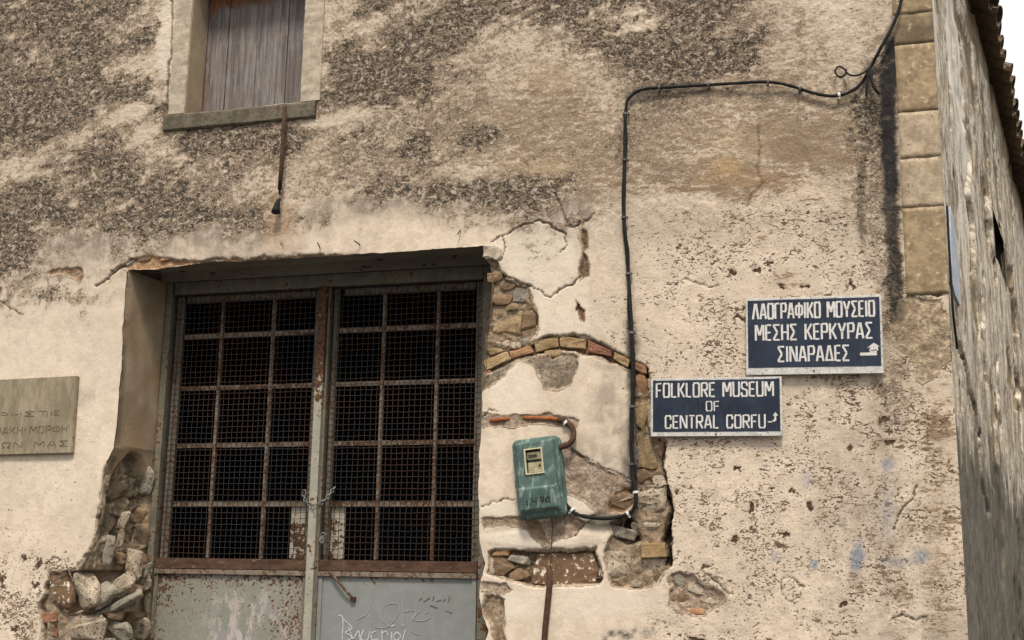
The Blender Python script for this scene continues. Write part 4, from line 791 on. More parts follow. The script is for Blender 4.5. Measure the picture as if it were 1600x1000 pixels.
# ---- pillar of corner stones
def quoins():
    ys = [(-330, 'q_beige'), (-230, 'q_ochre'), (-150, 'q_beige'), (-60, 'q_ochre'), (20, 'q_dark'), (68, 'q_ochre'), (174, 'q_beige'), (247, 'q_beige'), (324, 'q_ochre'), (461, None)]
    zs = [P(1440, y)[2] for y, _ in ys]; dirv = Vector((SD[0], SD[1], 0))
    x_l = P(1407, 250)[0]
    for k in range(len(ys) - 1):
        z1, z0 = zs[k] - .0015, zs[k + 1] + .0015; m = ys[k][1]; xl = x_l + random.uniform(-.008, .008)
        bm = bmesh.new(); nx_, nz_ = 10, max(6, int((z1 - z0) / .02)); rows_ = []
        for i in range(nx_ + 1):
            col = []
            for j in range(nz_ + 1):
                x = xl + (CX + .004 - xl) * i / nx_; z = z0 + (z1 - z0) * j / nz_
                e = min(i, nx_ - i, j, nz_ - j); rd = .002 if e == 0 else 0
                col.append(bm.verts.new((x, -0.006 + rd + .004 * mnoise.noise(Vector((x * 18, k * 7, z * 14))) + .002 * mnoise.noise(Vector((x * 60, 3, z * 60))), z + (.004 * mnoise.noise(Vector((x * 20, k, 0))) if j in (0, nz_) else 0))))
            rows_.append(col)
        for i in range(nx_):
            for j in range(nz_): bm.faces.new((rows_[i][j], rows_[i + 1][j], rows_[i + 1][j + 1], rows_[i][j + 1]))
        # return into the side wall and back faces
        sdp = .02
        rr = [bm.verts.new(Vector(v.co) + dirv * sdp) for v in rows_[-1]]
        for j in range(nz_): bm.faces.new((rows_[-1][j], rr[j], rr[j + 1], rows_[-1][j + 1]))
        lb = [bm.verts.new((v.co.x, .05, v.co.z)) for v in rows_[0]]
        for j in range(nz_): bm.faces.new((rows_[0][j], rows_[0][j + 1], lb[j + 1], lb[j]))
        tb = [bm.verts.new((r_[-1].co.x, .05, r_[-1].co.z)) for r_ in rows_]; bb = [bm.verts.new((r_[0].co.x, .05, r_[0].co.z)) for r_ in rows_]
        for i in range(nx_): bm.faces.new((rows_[i][-1], rows_[i + 1][-1], tb[i + 1], tb[i])); bm.faces.new((rows_[i][0], bb[i], bb[i + 1], rows_[i + 1][0]))
        from_bm('corner_stone', bm, m, B, True)
quoins()

# ---- side wall, its own heightfield along the lane
def side_wall():
    S0 = np.concatenate([np.arange(0.0, 6.5, .025), np.arange(6.5, 16, .25)]); Zs = np.concatenate([np.arange(0, 1.0, .06), np.arange(1.0, 5.60, .02)])
    Sg, Zg = np.meshgrid(S0, Zs, indexing='ij'); s = Sg.ravel(); z = Zg.ravel()
    X = CX + .0 + SD[0] * s; Y = SD[1] * s; px, py = to_px(X, Y, z)
    H = .008 * fbm(s, z, 1.3, 3, 101) + .003 * fbm(s, z, 6, 4, 102) + .003 * fbm(s, z, 22, 3, 103)
    ex = np.zeros_like(s)
    # vertical tears in the plaster
    for pts, w, dp in [([(1511, 190), (1513, 260), (1510, 300), (1518, 350), (1520, 400), (1522, 440)], 2.2, .06), ([(1544, 300), (1547, 350), (1552, 400), (1556, 440)], 2.0, .07), ([(1500, 540), (1512, 580), (1516, 610), (1524, 640), (1530, 680)], 2.4, .08), ([(1465, 0), (1468, 20)], 1.5, .02),
                       ([(1492, 480), (1497, 540), (1502, 600), (1503, 640)], 1.6, .04), ([(1526, 140), (1527, 165)], 1.5, .06), ([(1584, 560), (1592, 600), (1590, 640)], 2.5, .08), ([(1560, 560), (1562, 640), (1566, 700)], 2.0, .05), ([(1538, 430), (1536, 520), (1542, 600)], 2.0, .04),
                       ([(1530, 680), (1536, 760), (1545, 800)], 2.6, .04), ([(1502, 60), (1504, 160), (1506, 200)], 1.2, .02), ([(1480, 20), (1484, 120), (1486, 200)], 1.0, .015), ([(1580, 420), (1590, 520)], 2.5, .06)]:
        d = line_d(px + fbm(s, z, 5, 3, 104) * 3.5, py, pts); k = sstep(w + 1.2, w * .4, d); H -= dp * k; ex = np.maximum(ex, k)
    sp = sstep(.12, .38, fbm(s, z, 2.2, 4, 105)) * sstep(.8, 1.5, s); H -= .022 * sp; ex = np.maximum(ex, sp * .9)
    ex = np.maximum(ex, .9 * sstep(5.1, 5.4, z + .25 * fbm(s, z, 4, 3, 109)) * sstep(1.4, 2.5, s))
    H = H * sstep(0, .12, s)
    D = 1.15 * sstep(2.9, 1.5, z + .3 * fbm(s, z, 1.0, 3, 106)) + .3 * (fbm(s, z, 1.2, 3, 107) > .2)
    Lt = sstep(0.2, .45, fbm(s * 1.0, z * .2, 2.2, 3, 108)) * sstep(2.4, 3.2, z) * sstep(4.0, 1.2, s)
    # small window hole
    hole = (s > 3.35) & (s < 4.4) & (z > 3.90) & (z < 4.30)
    n0, n1 = len(S0), len(Zs); ii = np.arange(n0 * n1).reshape(n0, n1); q = np.stack([ii[:-1, :-1], ii[1:, :-1], ii[1:, 1:], ii[:-1, 1:]], -1).reshape(-1, 4); q = q[~hole[q].all(1)]
    nrm_ = np.array([SD[1], -SD[0]]); co = np.stack([X + nrm_[0] * H, Y + nrm_[1] * H, z], -1)
    me = bpy.data.meshes.new('side_wall'); me.from_pydata(co.tolist(), [], q.tolist()); me.update(); set_attr(me, 'mask', np.stack([np.clip(D, 0, 1), np.clip(ex, 0, 1), np.clip(Lt, 0, 1), np.zeros_like(D)], -1))
    # object space along the wall for the streak texture
    o = link('side_wall', me, 'side', B, True); o['label'] = 'streaked and torn plaster of the side wall along the lane'
    def pt(s_, off, z_): return (CX + SD[0] * s_ + nrm_[0] * off, SD[1] * s_ + nrm_[1] * off, z_)
    def SPX(px_, py_, off=.012):
        d = R @ np.array([px_ - 800., 500. - py_, -F]); N3 = np.array([nrm_[0], nrm_[1], 0]); p0 = np.array([CX, 0, 0]) + N3 * off; w = CAM + d * (((p0 - CAM) @ N3) / (d @ N3)); return max(.03, (w - p0) @ np.array([SD[0], SD[1], 0])), w[2]
    bm = bmesh.new()
    for (a, b_) in (((3.3, -.02), (3.3, -.45)), ((4.05, -.45), (4.05, -.02))):
        pass
    vs = lambda s_, off: [bm.verts.new(pt(s_, off, zz)) for zz in (3.86, 4.34)]
    A, Bq, Cq, Dq = vs(3.33, 0), vs(3.33, -.4), vs(4.43, -.4), vs(4.43, 0)
    bm.faces.new((A[0], A[1], Bq[1], Bq[0])); bm.faces.new((Bq[0], Bq[1], Cq[1], Cq[0])); bm.faces.new((Cq[0], Cq[1], Dq[1], Dq[0])); bm.faces.new((A[0], Bq[0], Cq[0], Dq[0])); bm.faces.new((A[1], Dq[1], Cq[1], Bq[1]))
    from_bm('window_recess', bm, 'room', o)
    # pale render patch below the hole
    # board fixed on the side wall
    bm = bmesh.new(); ol = [SPX(1484, 322), SPX(1489, 340), SPX(1494, 385), SPX(1498, 430), SPX(1499, 478), SPX(1492, 462), SPX(1486, 440)]
    f_ = [bm.verts.new(pt(a, .016, b_)) for a, b_ in ol]; k_ = [bm.verts.new(pt(a, -.01, b_)) for a, b_ in ol]; bm.faces.new(f_); bm.faces.new(k_[::-1])
    for i in range(len(ol)): j = (i + 1) % len(ol); bm.faces.new((f_[i], k_[i], k_[j], f_[j]))
    t = from_bm('wall_board', bm, 'boardw'); tag(t, 'pale blue-white board fixed to the side wall just round the corner', 'board')
    pts = [pt(q_[0], .014, q_[1]) for q_ in (SPX(*a_, .012) for a_ in ((1479, 322), (1480, 380), (1481, 440), (1487, 480), (1492, 520), (1495, 545)))]
    t = tube('side_cable', catmull(pts, 6), .006, 'black'); tag(t, 'black cable running down the side wall edge behind the corner stones', 'cable')
    return pt
side_pt = side_wall()

# ---- roof: eaves along the lane, clay tiles
def roof():
    nrm_ = np.array([SD[1], -SD[0]]); ze = 5.50
    def pt(s_, off, z_): return Vector((CX + SD[0] * s_ + nrm_[0] * off, SD[1] * s_ + nrm_[1] * off, z_))
    bm = bmesh.new(); sl = .42
    a = [bm.verts.new(p) for p in (pt(-.2, -.08, ze + .09), pt(16, -.08, ze + .09), pt(16, -4, ze + .09 + 3.92 * sl), pt(-.2, -4, ze + .09 + 3.92 * sl))]
    b = [bm.verts.new(p.co - Vector((0, 0, .05))) for p in a]
    bm.faces.new(a); bm.faces.new(b[::-1])
    for i in range(4): j = (i + 1) % 4; bm.faces.new((a[i], b[i], b[j], a[j]))
    RF = from_bm('roof', bm, 'roomwood', B)
    # tile: tapered half pipe with thickness
    def tile_mesh(nm, up):
        bm = bmesh.new(); L = .48; n = 7; rings = []
        for k, (y, r) in enumerate(((0, .118), (L, .10))):
            ring = []
            for rad in (r, r - .014):
                ring.append([bm.verts.new((math.cos(math.pi * j / n) * rad, y, (math.sin(math.pi * j / n) * rad) * (1 if up else -1) * .62)) for j in range(n + 1)])
            rings.append(ring)
        for lay in (0, 1):
            for j in range(n): bm.faces.new((rings[0][lay][j], rings[0][lay][j + 1], rings[1][lay][j + 1], rings[1][lay][j]))
        for rg in rings:
            for j in range(n): bm.faces.new((rg[0][j], rg[1][j], rg[1][j + 1], rg[0][j + 1]))
        for j in (0, n): bm.faces.new((rings[0][0][j], rings[1][0][j], rings[1][1][j], rings[0][1][j]))
        bmesh.ops.recalc_face_normals(bm, faces=bm.faces); me = bpy.data.meshes.new(nm); bm.to_mesh(me); bm.free(); me.materials.append(M['tile']); return me
    mc, mp = tile_mesh('cover_tile', True), tile_mesh('pan_tile', False)
    yaw = math.atan2(-nrm_[1], -nrm_[0]) - math.pi / 2      # local +Y runs up the slope
    for k in range(54):
        for rowi in range(2):
            for me, o_s, dz, off in ((mp, 0, .12, .155), (mc, .14, .17, .135)):
                o = bpy.data.objects.new('roof_tile', me); COL.objects.link(o); o.parent = RF
                s_ = -.1 + k * .28 + o_s + random.uniform(-.012, .012); of = off - rowi * .36 + random.uniform(-.025, .025)
                o.matrix_parent_inverse = Matrix.Identity(4)
                o.location = pt(s_, of, ze + dz + (.155 - of) * sl - .03 + rowi * .012)
                o.rotation_euler = (math.atan(sl) + random.uniform(-.03, .03), random.uniform(-.06, .06), yaw + random.uniform(-.05, .05))
    # front verge: wall top cap
    bm = bmesh.new(); add_box(bm, -14, CX, -.12, .5, TOPZ, TOPZ + .06); from_bm('roof', bm, 'st_brown', B)
roof()

# ---- dark room behind the gate
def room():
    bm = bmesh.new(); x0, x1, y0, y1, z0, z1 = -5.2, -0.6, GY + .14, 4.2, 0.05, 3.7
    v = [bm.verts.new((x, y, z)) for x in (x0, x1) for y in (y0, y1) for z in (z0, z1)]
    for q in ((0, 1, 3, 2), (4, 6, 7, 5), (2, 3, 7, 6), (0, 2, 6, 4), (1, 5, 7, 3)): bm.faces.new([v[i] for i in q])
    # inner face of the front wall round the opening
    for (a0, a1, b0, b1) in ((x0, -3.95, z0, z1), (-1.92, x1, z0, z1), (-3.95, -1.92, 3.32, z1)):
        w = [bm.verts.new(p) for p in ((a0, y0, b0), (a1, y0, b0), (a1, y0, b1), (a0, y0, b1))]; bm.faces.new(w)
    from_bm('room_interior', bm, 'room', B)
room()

# ------------------------------------------------------------------ the gate
def wire_path(a, b, n, amp, sd):
    return [Vector(a) + (Vector(b) - Vector(a)) * (k / n) + Vector((amp * mnoise.noise(Vector((k * .9, sd, 0))), .6 * amp * mnoise.noise(Vector((k * .9, sd, 5))), amp * mnoise.noise(Vector((k * .9, sd, 9))))) for k in range(n + 1)]
def rust_attr(o, fn): set_attr(o.data, 'rust', [(*fn(v.co), 0, 1) for v in o.data.vertices])
def subdivided_box(name, x0, x1, y0, y1, z0, z1, mat, parent, step=.05, fn=None, bev=.002):
    bm = bmesh.new(); nx_, nz_ = max(1, int((x1 - x0) / step)), max(1, int((z1 - z0) / step))
    F_ = [[bm.verts.new((x0 + (x1 - x0) * i / nx_, y0 + (bev if (i in (0, nx_) or j in (0, nz_)) else 0), z0 + (z1 - z0) * j / nz_)) for j in range(nz_ + 1)] for i in range(nx_ + 1)]
    for i in range(nx_):
        for j in range(nz_): bm.faces.new((F_[i][j], F_[i + 1][j], F_[i + 1][j + 1], F_[i][j + 1]))
    edge = [F_[i][0] for i in range(nx_ + 1)] + [F_[nx_][j] for j in range(1, nz_ + 1)] + [F_[i][nz_] for i in range(nx_ - 1, -1, -1)] + [F_[0][j] for j in range(nz_ - 1, 0, -1)]
    bk = [bm.verts.new((v.co.x, y1, v.co.z)) for v in edge]
    for i in range(len(edge)): j = (i + 1) % len(edge); bm.faces.new((edge[i], bk[i], bk[j], edge[j]))
    bm.faces.new(bk); o = from_bm(name, bm, mat, parent)
    if fn: rust_attr(o, fn)
    return o
def gate():
    y = GY; zt = 3.262; zb = .13; xc = -2.905; XL, XR = -3.94, -1.90
    fr = bmesh.new(); add_box(fr, XL + .006, XL + .046, y - .03, y + .04, zb, zt, .004); add_box(fr, XR - .055, XR, y - .03, y + .04, zb, zt, .004); add_box(fr, XL + .058, XR - .058, y - .028, y + .038, zt - .075, zt - .002, .004)
    GF = from_bm('gate_frame', fr, 'gate', B)
    rust_attr(GF, lambda c: (.1 + (.25 if c.z < 2.2 else 0), 0))
    # head plate running over the frame
    GH = subdivided_box('gate_head', XL - .02, XR + .02, y - .06, y + .02, zt + .002, 3.40, 'lintel', B, fn=lambda c: (.0, 0))
    zmb = 1.655                                             # bottom of the mesh
    bars = [2.935, 2.625, 2.290, 1.955]
    for leaf in (0, 1):
        x0, x1 = ((XL + .05, xc - .028), (xc + .03, XR - .06))[leaf]
        ly = y + .012
        bm = bmesh.new(); add_box(bm, x0 + .012, x0 + .06 if leaf == 0 else x0 + .042, ly, ly + .03, zb, zt - .08, .003); add_box(bm, x1 - .045, x1, ly, ly + .03, zb, zt - .08, .003)
        add_box(bm, x0 + .075, x1 - .05, ly, ly + .028, zt - .125, zt - .082, .003)
        LF = from_bm('gate_leaf', bm, 'leafframe', B); rust_attr(LF, lambda c: (.25, 0)); LF['label'] = ('left gate leaf, rust-speckled panel below rusty mesh', 'right gate leaf, smoother blue-grey panel with graffiti below rusty mesh')[leaf]
        vx = ((-3.575, -3.243), (-2.553, -2.229))[leaf]
        for v_ in vx:
            o = subdivided_box('upright_bar', v_ - .0105, v_ + .0105, ly + .002, ly + .022, zmb, zt - .127, 'gate_rust', LF, .06, lambda c: (-.12 + .3 * mnoise.noise(c * 4), 0))
        ed = [x0 + (.07 if leaf == 0 else .042)] + [v for v in vx] + [x1 - .045]
        for bz in bars:
            for i in range(3):
                a, b_ = ed[i] + (.013 if i else .001), ed[i + 1] - (.013 if i < 2 else .001)
                subdivided_box('cross_bar', a, b_, ly + .004, ly + .022, bz - .013, bz + .013, 'gate_rust', LF, .06, lambda c: (-.15 + .35 * mnoise.noise(c * 3), 0))
        # rusty bottom rail and lip
        subdivided_box('bottom_rail', x0 + .002, x1 - .002, y - .018, y + .008, zmb - .062, zmb - .005, 'rail', LF, .04, lambda c: (.7, 0))
        subdivided_box('rail_lip', x0 + .004, x1 - .004, y - .024, y + .006, zmb - .092, zmb - .066, 'gate_rust', LF, .04, lambda c: (-.25 + .2 * mnoise.noise(c * 9), 0))
        # sheet panel
        if leaf == 0: fn = lambda c: (.30 * math.exp(-(c.x - x0) / .12) + .35 * math.exp(-(zmb - .09 - c.z) / .10) + .25 * math.exp(-(x1 - c.x) / .08) + .1 + .2 * math.exp(-((c.x + 3.05) ** 2 + (c.z - 1.3) ** 2) / .02), float(math.exp(-((c.x + 3.28) / .27) ** 4 - ((c.z - 1.1) / .40) ** 4)))
        else: fn = lambda c: (.55 * math.exp(-(zmb - .09 - c.z) / .06) + .34 * math.exp(-((c.x + 2.55) / .25) ** 2 - ((c.z - 1.48) / .1) ** 2) + .36 * math.exp(-((c.x + 2.22) / .05) ** 2 - ((c.z - 1.5) / .16) ** 2), 0)
        subdivided_box('sheet_panel', x0 + .01, x1 - .012, y - .004, y + .010, zb + .02, zmb - .094, ('panel_l', 'panel_r')[leaf], LF, .03, fn)
        for ea, eb in ((x0 + .001, x0 + .026), (x1 - .03, x1 - .006)): subdivided_box('panel_edge', ea, eb, y - .014, y - .006, zb + .02, zmb - .095, 'gate' if leaf == 0 else 'panel_r', LF, .05, lambda c: (.15, 0))
        # woven wire
        bm = bmesh.new(); pitch = .0325; xa, xb = x0 + .004, x1 - .004; nv = int((xb - xa) / pitch); nh = int((zt - .10 - zmb + .03) / pitch)
        for k in range(nv + 1):
            x = xa + pitch * k + .006; add_tube(bm, wire_path((x, y - .004, zmb - .02), (x + .004 * mnoise.noise(Vector((k, leaf, 1))), y - .004, zt - .08), 26, .0040, k * 3.1 + leaf * 77), .0019, 4, False)
        for k in range(nh + 1):
            z = zmb - .01 + pitch * k; add_tube(bm, wire_path((xa, y - .0075, z), (xb, y - .0075, z + .004 * mnoise.noise(Vector((k, leaf, 8)))), 20, .0040, k * 2.3 + leaf * 31 + 9), .0019, 4, False)
        o = from_bm('wire_mesh', bm, 'wire' if leaf else 'wire_rust', LF); o['kind'] = 'stuff'
        o.data.materials.clear(); gw = G('wire_partly_rusted'); nn = gw.noise(3.2, 4); M['w%d' % leaf] = gw.done(gw.mix(gw.ss(nn, .42, .6), (0.026, .024, .025), (.05, .027, .018)), .7, .1); o.data.materials.append(M['w%d' % leaf])
        # lock plate
        px0, px1 = ((x1 - .145, x1 - .046), (x0 + .043, x0 + .125))[leaf]
        subdivided_box('lock_plate', px0, px1, ly + .024, ly + .034, zmb, 1.94, 'plate', LF, .03, lambda c: (.25 * (c.z < 1.85), 0))
        if leaf == 1:
            pts = [pv(514, 893, y - .02), pv(525, 905, y - .03), pv(538, 920, y - .035), pv(552, 936, y - .02)]
            tube('hasp', catmull(pts, 4), .0075, 'gate_rust', LF, 6); lump2 = bmesh.new(); c = pv(552, 936, y - .012); add_box(lump2, c.x - .014, c.x + .014, c.y - .014, c.y + .012, c.z - .012, c.z + .012, .005); from_bm('hasp_staple', lump2, 'rustiron', LF)
            # graffiti, flat marker lines on the panel
            def strokes(nm, mt, lst, wd):
                bm = bmesh.new()
                for s_ in lst:
                    pts = catmull([pv(a, b_, y - .0060) for a, b_ in s_], 5) if len(s_) > 2 else [pv(a, b_, y - .0060) for a, b_ in s_]
                    for p, q in zip(pts[:-1], pts[1:]):
                        d = (q - p); 
                        if d.length < 1e-5: continue
                        d.normalize(); n_ = Vector((-d.z, 0, d.x)) * wd * (.7 + .5 * random.random()); e_ = d * wd * .5; fw = Vector((0, -.0015 * random.random(), 0))
                        bm.faces.new([bm.verts.new(u + fw) for u in (p - e_ - n_, q + e_ - n_, q + e_ + n_, p - e_ + n_)])
                return from_bm(nm, bm, mt, LF)
            strokes('graffiti', 'chalk', [[(530, 961), (536, 968), (534, 1010)], [(535, 966), (545, 975), (550, 982), (540, 988), (550, 996), (536, 1004)], [(545, 980), (552, 998), (560, 985), (563, 1002)], [(568, 984), (564, 998), (574, 1000), (578, 986)], [(588, 986), (580, 990), (582, 1000), (592, 998)], [(597, 984), (597, 1004)], [(597, 990), (603, 986), (606, 992)], [(612, 988), (612, 1003)], [(620, 987), (615, 995), (620, 1001), (626, 994), (620, 987)], [(634, 984), (628, 1003)], [(611, 978), (616, 977)], [(629, 977), (631, 976)]], .0035)
            strokes('graffiti', 'chalk_faint', [[(580, 940), (575, 956), (566, 964), (556, 968)], [(575, 960), (584, 978), (604, 980), (618, 966), (624, 950), (616, 942), (600, 948), (596, 965), (606, 978)], [(629, 940), (630, 962), (629, 980)], [(630, 956), (650, 954), (644, 968), (643, 985), (655, 992)], [(655, 955), (646, 966), (655, 970), (670, 966), (672, 956), (664, 958)]], .0028)
            strokes('graffiti', 'engrave', [[(655, 938), (660, 934)], [(662, 940), (672, 934)], [(676, 938), (678, 932)], [(682, 940), (690, 937)], [(692, 940), (696, 936)], [(702, 932), (701, 940)], [(672, 946), (684, 950)], [(696, 954), (706, 958)]], .0022)
    # centre stile
    o = subdivided_box('centre_stile', xc - .023, xc + .023, y - .062, y - .026, zb, zt - .078, 'stile', B, .03, lambda c: (.62 * float(sstep(2.35, 2.75, np.array(c.z))) + .14 * mnoise.noise(c * 5), 0), bev=.005)
    o['label'] = 'upright centre stile of the gate, rusty above and pale paint below'
    bm = bmesh.new(); add_box(bm, xc - .02, xc + .034, y - .026, y + .03, zb, zt - .08); o = from_bm('stop_bar', bm, 'gate', B); rust_attr(o, lambda c: (.2, 0))
    # chain round the centre stile
    T = thing('chain', 'thin steel chain looped round the gate centre stile', 'chain', pv(490, 785, y - .08))
    path = catmull([pv(474, 772, y - .02), pv(478, 783, y - .05), pv(488, 789, y - .075), pv(500, 787, y - .075), pv(510, 778, y - .06), pv(518, 768, y - .04), pv(524, 760, y - .015)], 10)
    L = [0]; 
    for a, b_ in zip(path[:-1], path[1:]): L.append(L[-1] + (b_ - a).length)
    nl = int(L[-1] / .021)
    for k in range(nl):
        d = (k + .5) * L[-1] / nl; i = max(j for j in range(len(L)) if L[j] <= d); i = min(i, len(path) - 2); c = path[i]; t = (path[i + 1] - path[i]).normalized(); u = t.orthogonal().normalized(); v = t.cross(u)
        if k % 2: u = v
        ring = [c + t * (.0145 * math.cos(a)) + u * (.0085 * math.sin(a)) for a in [2 * math.pi * q / 10 for q in range(10)]]; ring.append(ring[0])
        bm = bmesh.new(); add_tube(bm, ring, .0028, 5, False); from_bm('chain_link', bm, 'steel', T, True)
    c = pv(475, 771, y - .03); ring = [c + Vector((.012 * math.cos(a), 0, .02 * math.sin(a))) for a in [2 * math.pi * q / 12 for q in range(13)]]; bm = bmesh.new(); add_tube(bm, ring, .003, 5, False); from_bm('chain_ring', bm, 'steel', T, True)
    # padlock
    T = thing('padlock', 'small round steel padlock hanging beside the gate centre stile', 'padlock', pv(504, 850, y - .06))
    c = pv(504, 843, y - .055); bm = bmesh.new(); bmesh.ops.create_cone(bm, cap_ends=True, segments=20, radius1=.019, radius2=.017, depth=.016, matrix=Matrix.Translation(c) @ Matrix.Rotation(math.pi / 2, 4, 'X') @ Matrix.Scale(1.25, 4, (0, 1, 0))); from_bm('padlock_body', bm, 'steel', T)
    bm = bmesh.new(); add_tube(bm, [c + Vector((.013 * math.cos(a), 0, .018 + .02 * math.sin(a))) for a in [math.pi * q / 8 for q in range(9)]], .003, 6); from_bm('shackle', bm, 'steel', T, True)
    bm = bmesh.new(); add_box(bm, c.x - .007, c.x + .007, c.y - .011, c.y - .0085, c.z - .008, c.z + .008, .001); from_bm('keyhole_cover', bm, 'gate_rust', T)
gate()

# ------------------------------------------------------------------ lettering
GL = {
 'A': (1, [[(0, 0), (.40, 1)], [(1, 0), (.60, 1)], [(.30, .28), (.70, .28)]]), 'Λ': (1, [[(0, 0), (.40, 1)], [(1, 0), (.60, 1)]]), 'Δ': (1, [[(0, 0), (.42, 1)], [(1, 0), (.58, 1)], [(.16, .04), (.84, .04)]]),
 'O': (.9, [[(.36, 1), (.12, 1), (0, .86), (0, .14), (.12, 0), (.36, 0)], [(.64, 1), (.88, 1), (1, .86), (1, .14), (.88, 0), (.64, 0)]]),
 'Γ': (.7, [[(0, 0), (0, 1)], [(.30, 1), (1, 1)]]), 'P': (.85, [[(0, 0), (0, 1)], [(.28, 1), (.84, 1), (1, .86), (1, .6), (.84, .46), (.28, .46)]]),
 'Φ': (1.15, [[(.5, 0), (.5, 1)], [(.32, .82), (.10, .80), (0, .66), (0, .36), (.10, .22), (.32, .20)], [(.68, .82), (.9, .80), (1, .66), (1, .36), (.9, .22), (.68, .20)]]),
 'I': (.16, [[(.5, 0), (.5, 1)]]), 'K': (.9, [[(0, 0), (0, 1)], [(.28, .5), (1, 1)], [(.36, .52), (1, 0)]]), 'M': (1.2, [[(0, 0), (0, 1)], [(1, 0), (1, 1)], [(.12, 1), (.47, .35)], [(.88, 1), (.53, .35)]]),
 'Y': (1, [[(.5, 0), (.5, .42)], [(0, 1), (.40, .50)], [(1, 1), (.60, .50)]]), 'Σ': (.9, [[(0, 1), (1, 1)], [(.02, .94), (.6, .53)], [(.6, .47), (.02, .06)], [(0, 0), (1, 0)]]),
 'E': (.75, [[(0, 0), (0, 1)], [(.30, 1), (1, 1)], [(.30, .5), (.85, .5)], [(.30, 0), (1, 0)]]), 'H': (.9, [[(0, 0), (0, 1)], [(1, 0), (1, 1)], [(.25, .5), (.75, .5)]]),
 'S': (.85, [[(1, .78), (1, .88), (.86, 1), (.6, 1)], [(.4, 1), (.14, 1), (0, .86), (0, .66), (.2, .54), (.8, .46), (1, .34), (1, .14), (.86, 0), (.6, 0)], [(.4, 0), (.14, 0), (0, .12), (0, .22)]]),
 'N': (1, [[(0, 0), (0, 1)], [(1, 0), (1, 1)], [(.14, .96), (.86, .04)]]), 'F': (.75, [[(0, 0), (0, 1)], [(.30, 1), (1, 1)], [(.30, .5), (.85, .5)]]), 'L': (.7, [[(0, 0), (0, 1)], [(.30, 0), (1, 0)]]),
 'R': (.9, [[(0, 0), (0, 1)], [(.28, 1), (.84, 1), (1, .86), (1, .62), (.84, .5), (.28, .5)], [(.5, .44), (1, 0)]]), 'U': (.9, [[(0, 1), (0, .14), (.12, 0), (.38, 0)], [(1, 1), (1, .14), (.88, 0), (.62, 0)]]),
 'T': (.8, [[(.5, 0), (.5, .86)], [(0, 1), (1, 1)]]), 'C': (.85, [[(1, .74), (1, .86), (.86, 1), (.6, 1)], [(.4, 1), (.14, 1), (0, .86), (0, .14), (.14, 0), (.4, 0)], [(.6, 0), (.86, 0), (1, .14), (1, .26)]]),
 'X': (.9, [[(0, 0), (1, 1)], [(0, 1), (1, 0)]]), 'Ω': (1, [[(0, 0), (.3, 0), (.3, .2), (0, .5), (.1, .9), (.5, 1), (.9, .9), (1, .5), (.7, .2), (.7, 0), (1, 0)]]), 'Π': (.9, [[(0, 0), (0, 1), (1, 1), (1, 0)]])}
def text_mesh(name, txt, u0, u1, v0, v1, fr, mat, parent, wd=.17, y_off=-.001, th=.0012, cw=.50, skip=0.0):
    """txt set between u0..u1 and v0..v1 of a frame (origin, ex, ez) in metres"""
    O, ex, ez, yy = fr; h = v1 - v0; gap = .42; adv = []
    for ch in txt: adv.append((1.0 if ch == ' ' else GL[ch][0]))
    tot = sum(a + (gap if i < len(adv) - 1 else 0) * (0.0 if txt[i] == ' ' else 1) for i, a in enumerate(adv)); s = (u1 - u0) / tot; u = u0; bm = bmesh.new(); t = wd * h / 2 * .62
    def pt(a, b): p = O + ex * a + ez * b; return Vector((p.x, yy, p.z))
    for ch in txt:
        if ch == ' ': u += 1.0 * s; continue
        w, st = GL[ch]
        for poly in st:
            P_ = [(u + a * w * s, v0 + t + b * (h - 2 * t)) for a, b in poly]
            for p, q in zip(P_[:-1], P_[1:]):
                if random.random() < skip: continue
                a = pt(*p); b = pt(*q); d = (b - a).normalized(); n = Vector((-d.z, 0, d.x)); tt = t * (1.0 if abs(d.z) > .5 else .85); e = d * tt * (.9 if len(poly) > 2 else .35)
                quad = [a - e - n * tt, b + e - n * tt, b + e + n * tt, a - e + n * tt]; jz = Vector((0, -random.random() * .0004, 0))
                f = [bm.verts.new(x + Vector((0, y_off, 0)) + jz) for x in quad]; k = [bm.verts.new(x + Vector((0, y_off + th, 0))) for x in quad]; bm.faces.new(f)
                for i in range(4): j = (i + 1) % 4; bm.faces.new((f[i], k[i], k[j], f[j]))
        u += (w + gap) * s
    return from_bm(name, bm, mat, parent)

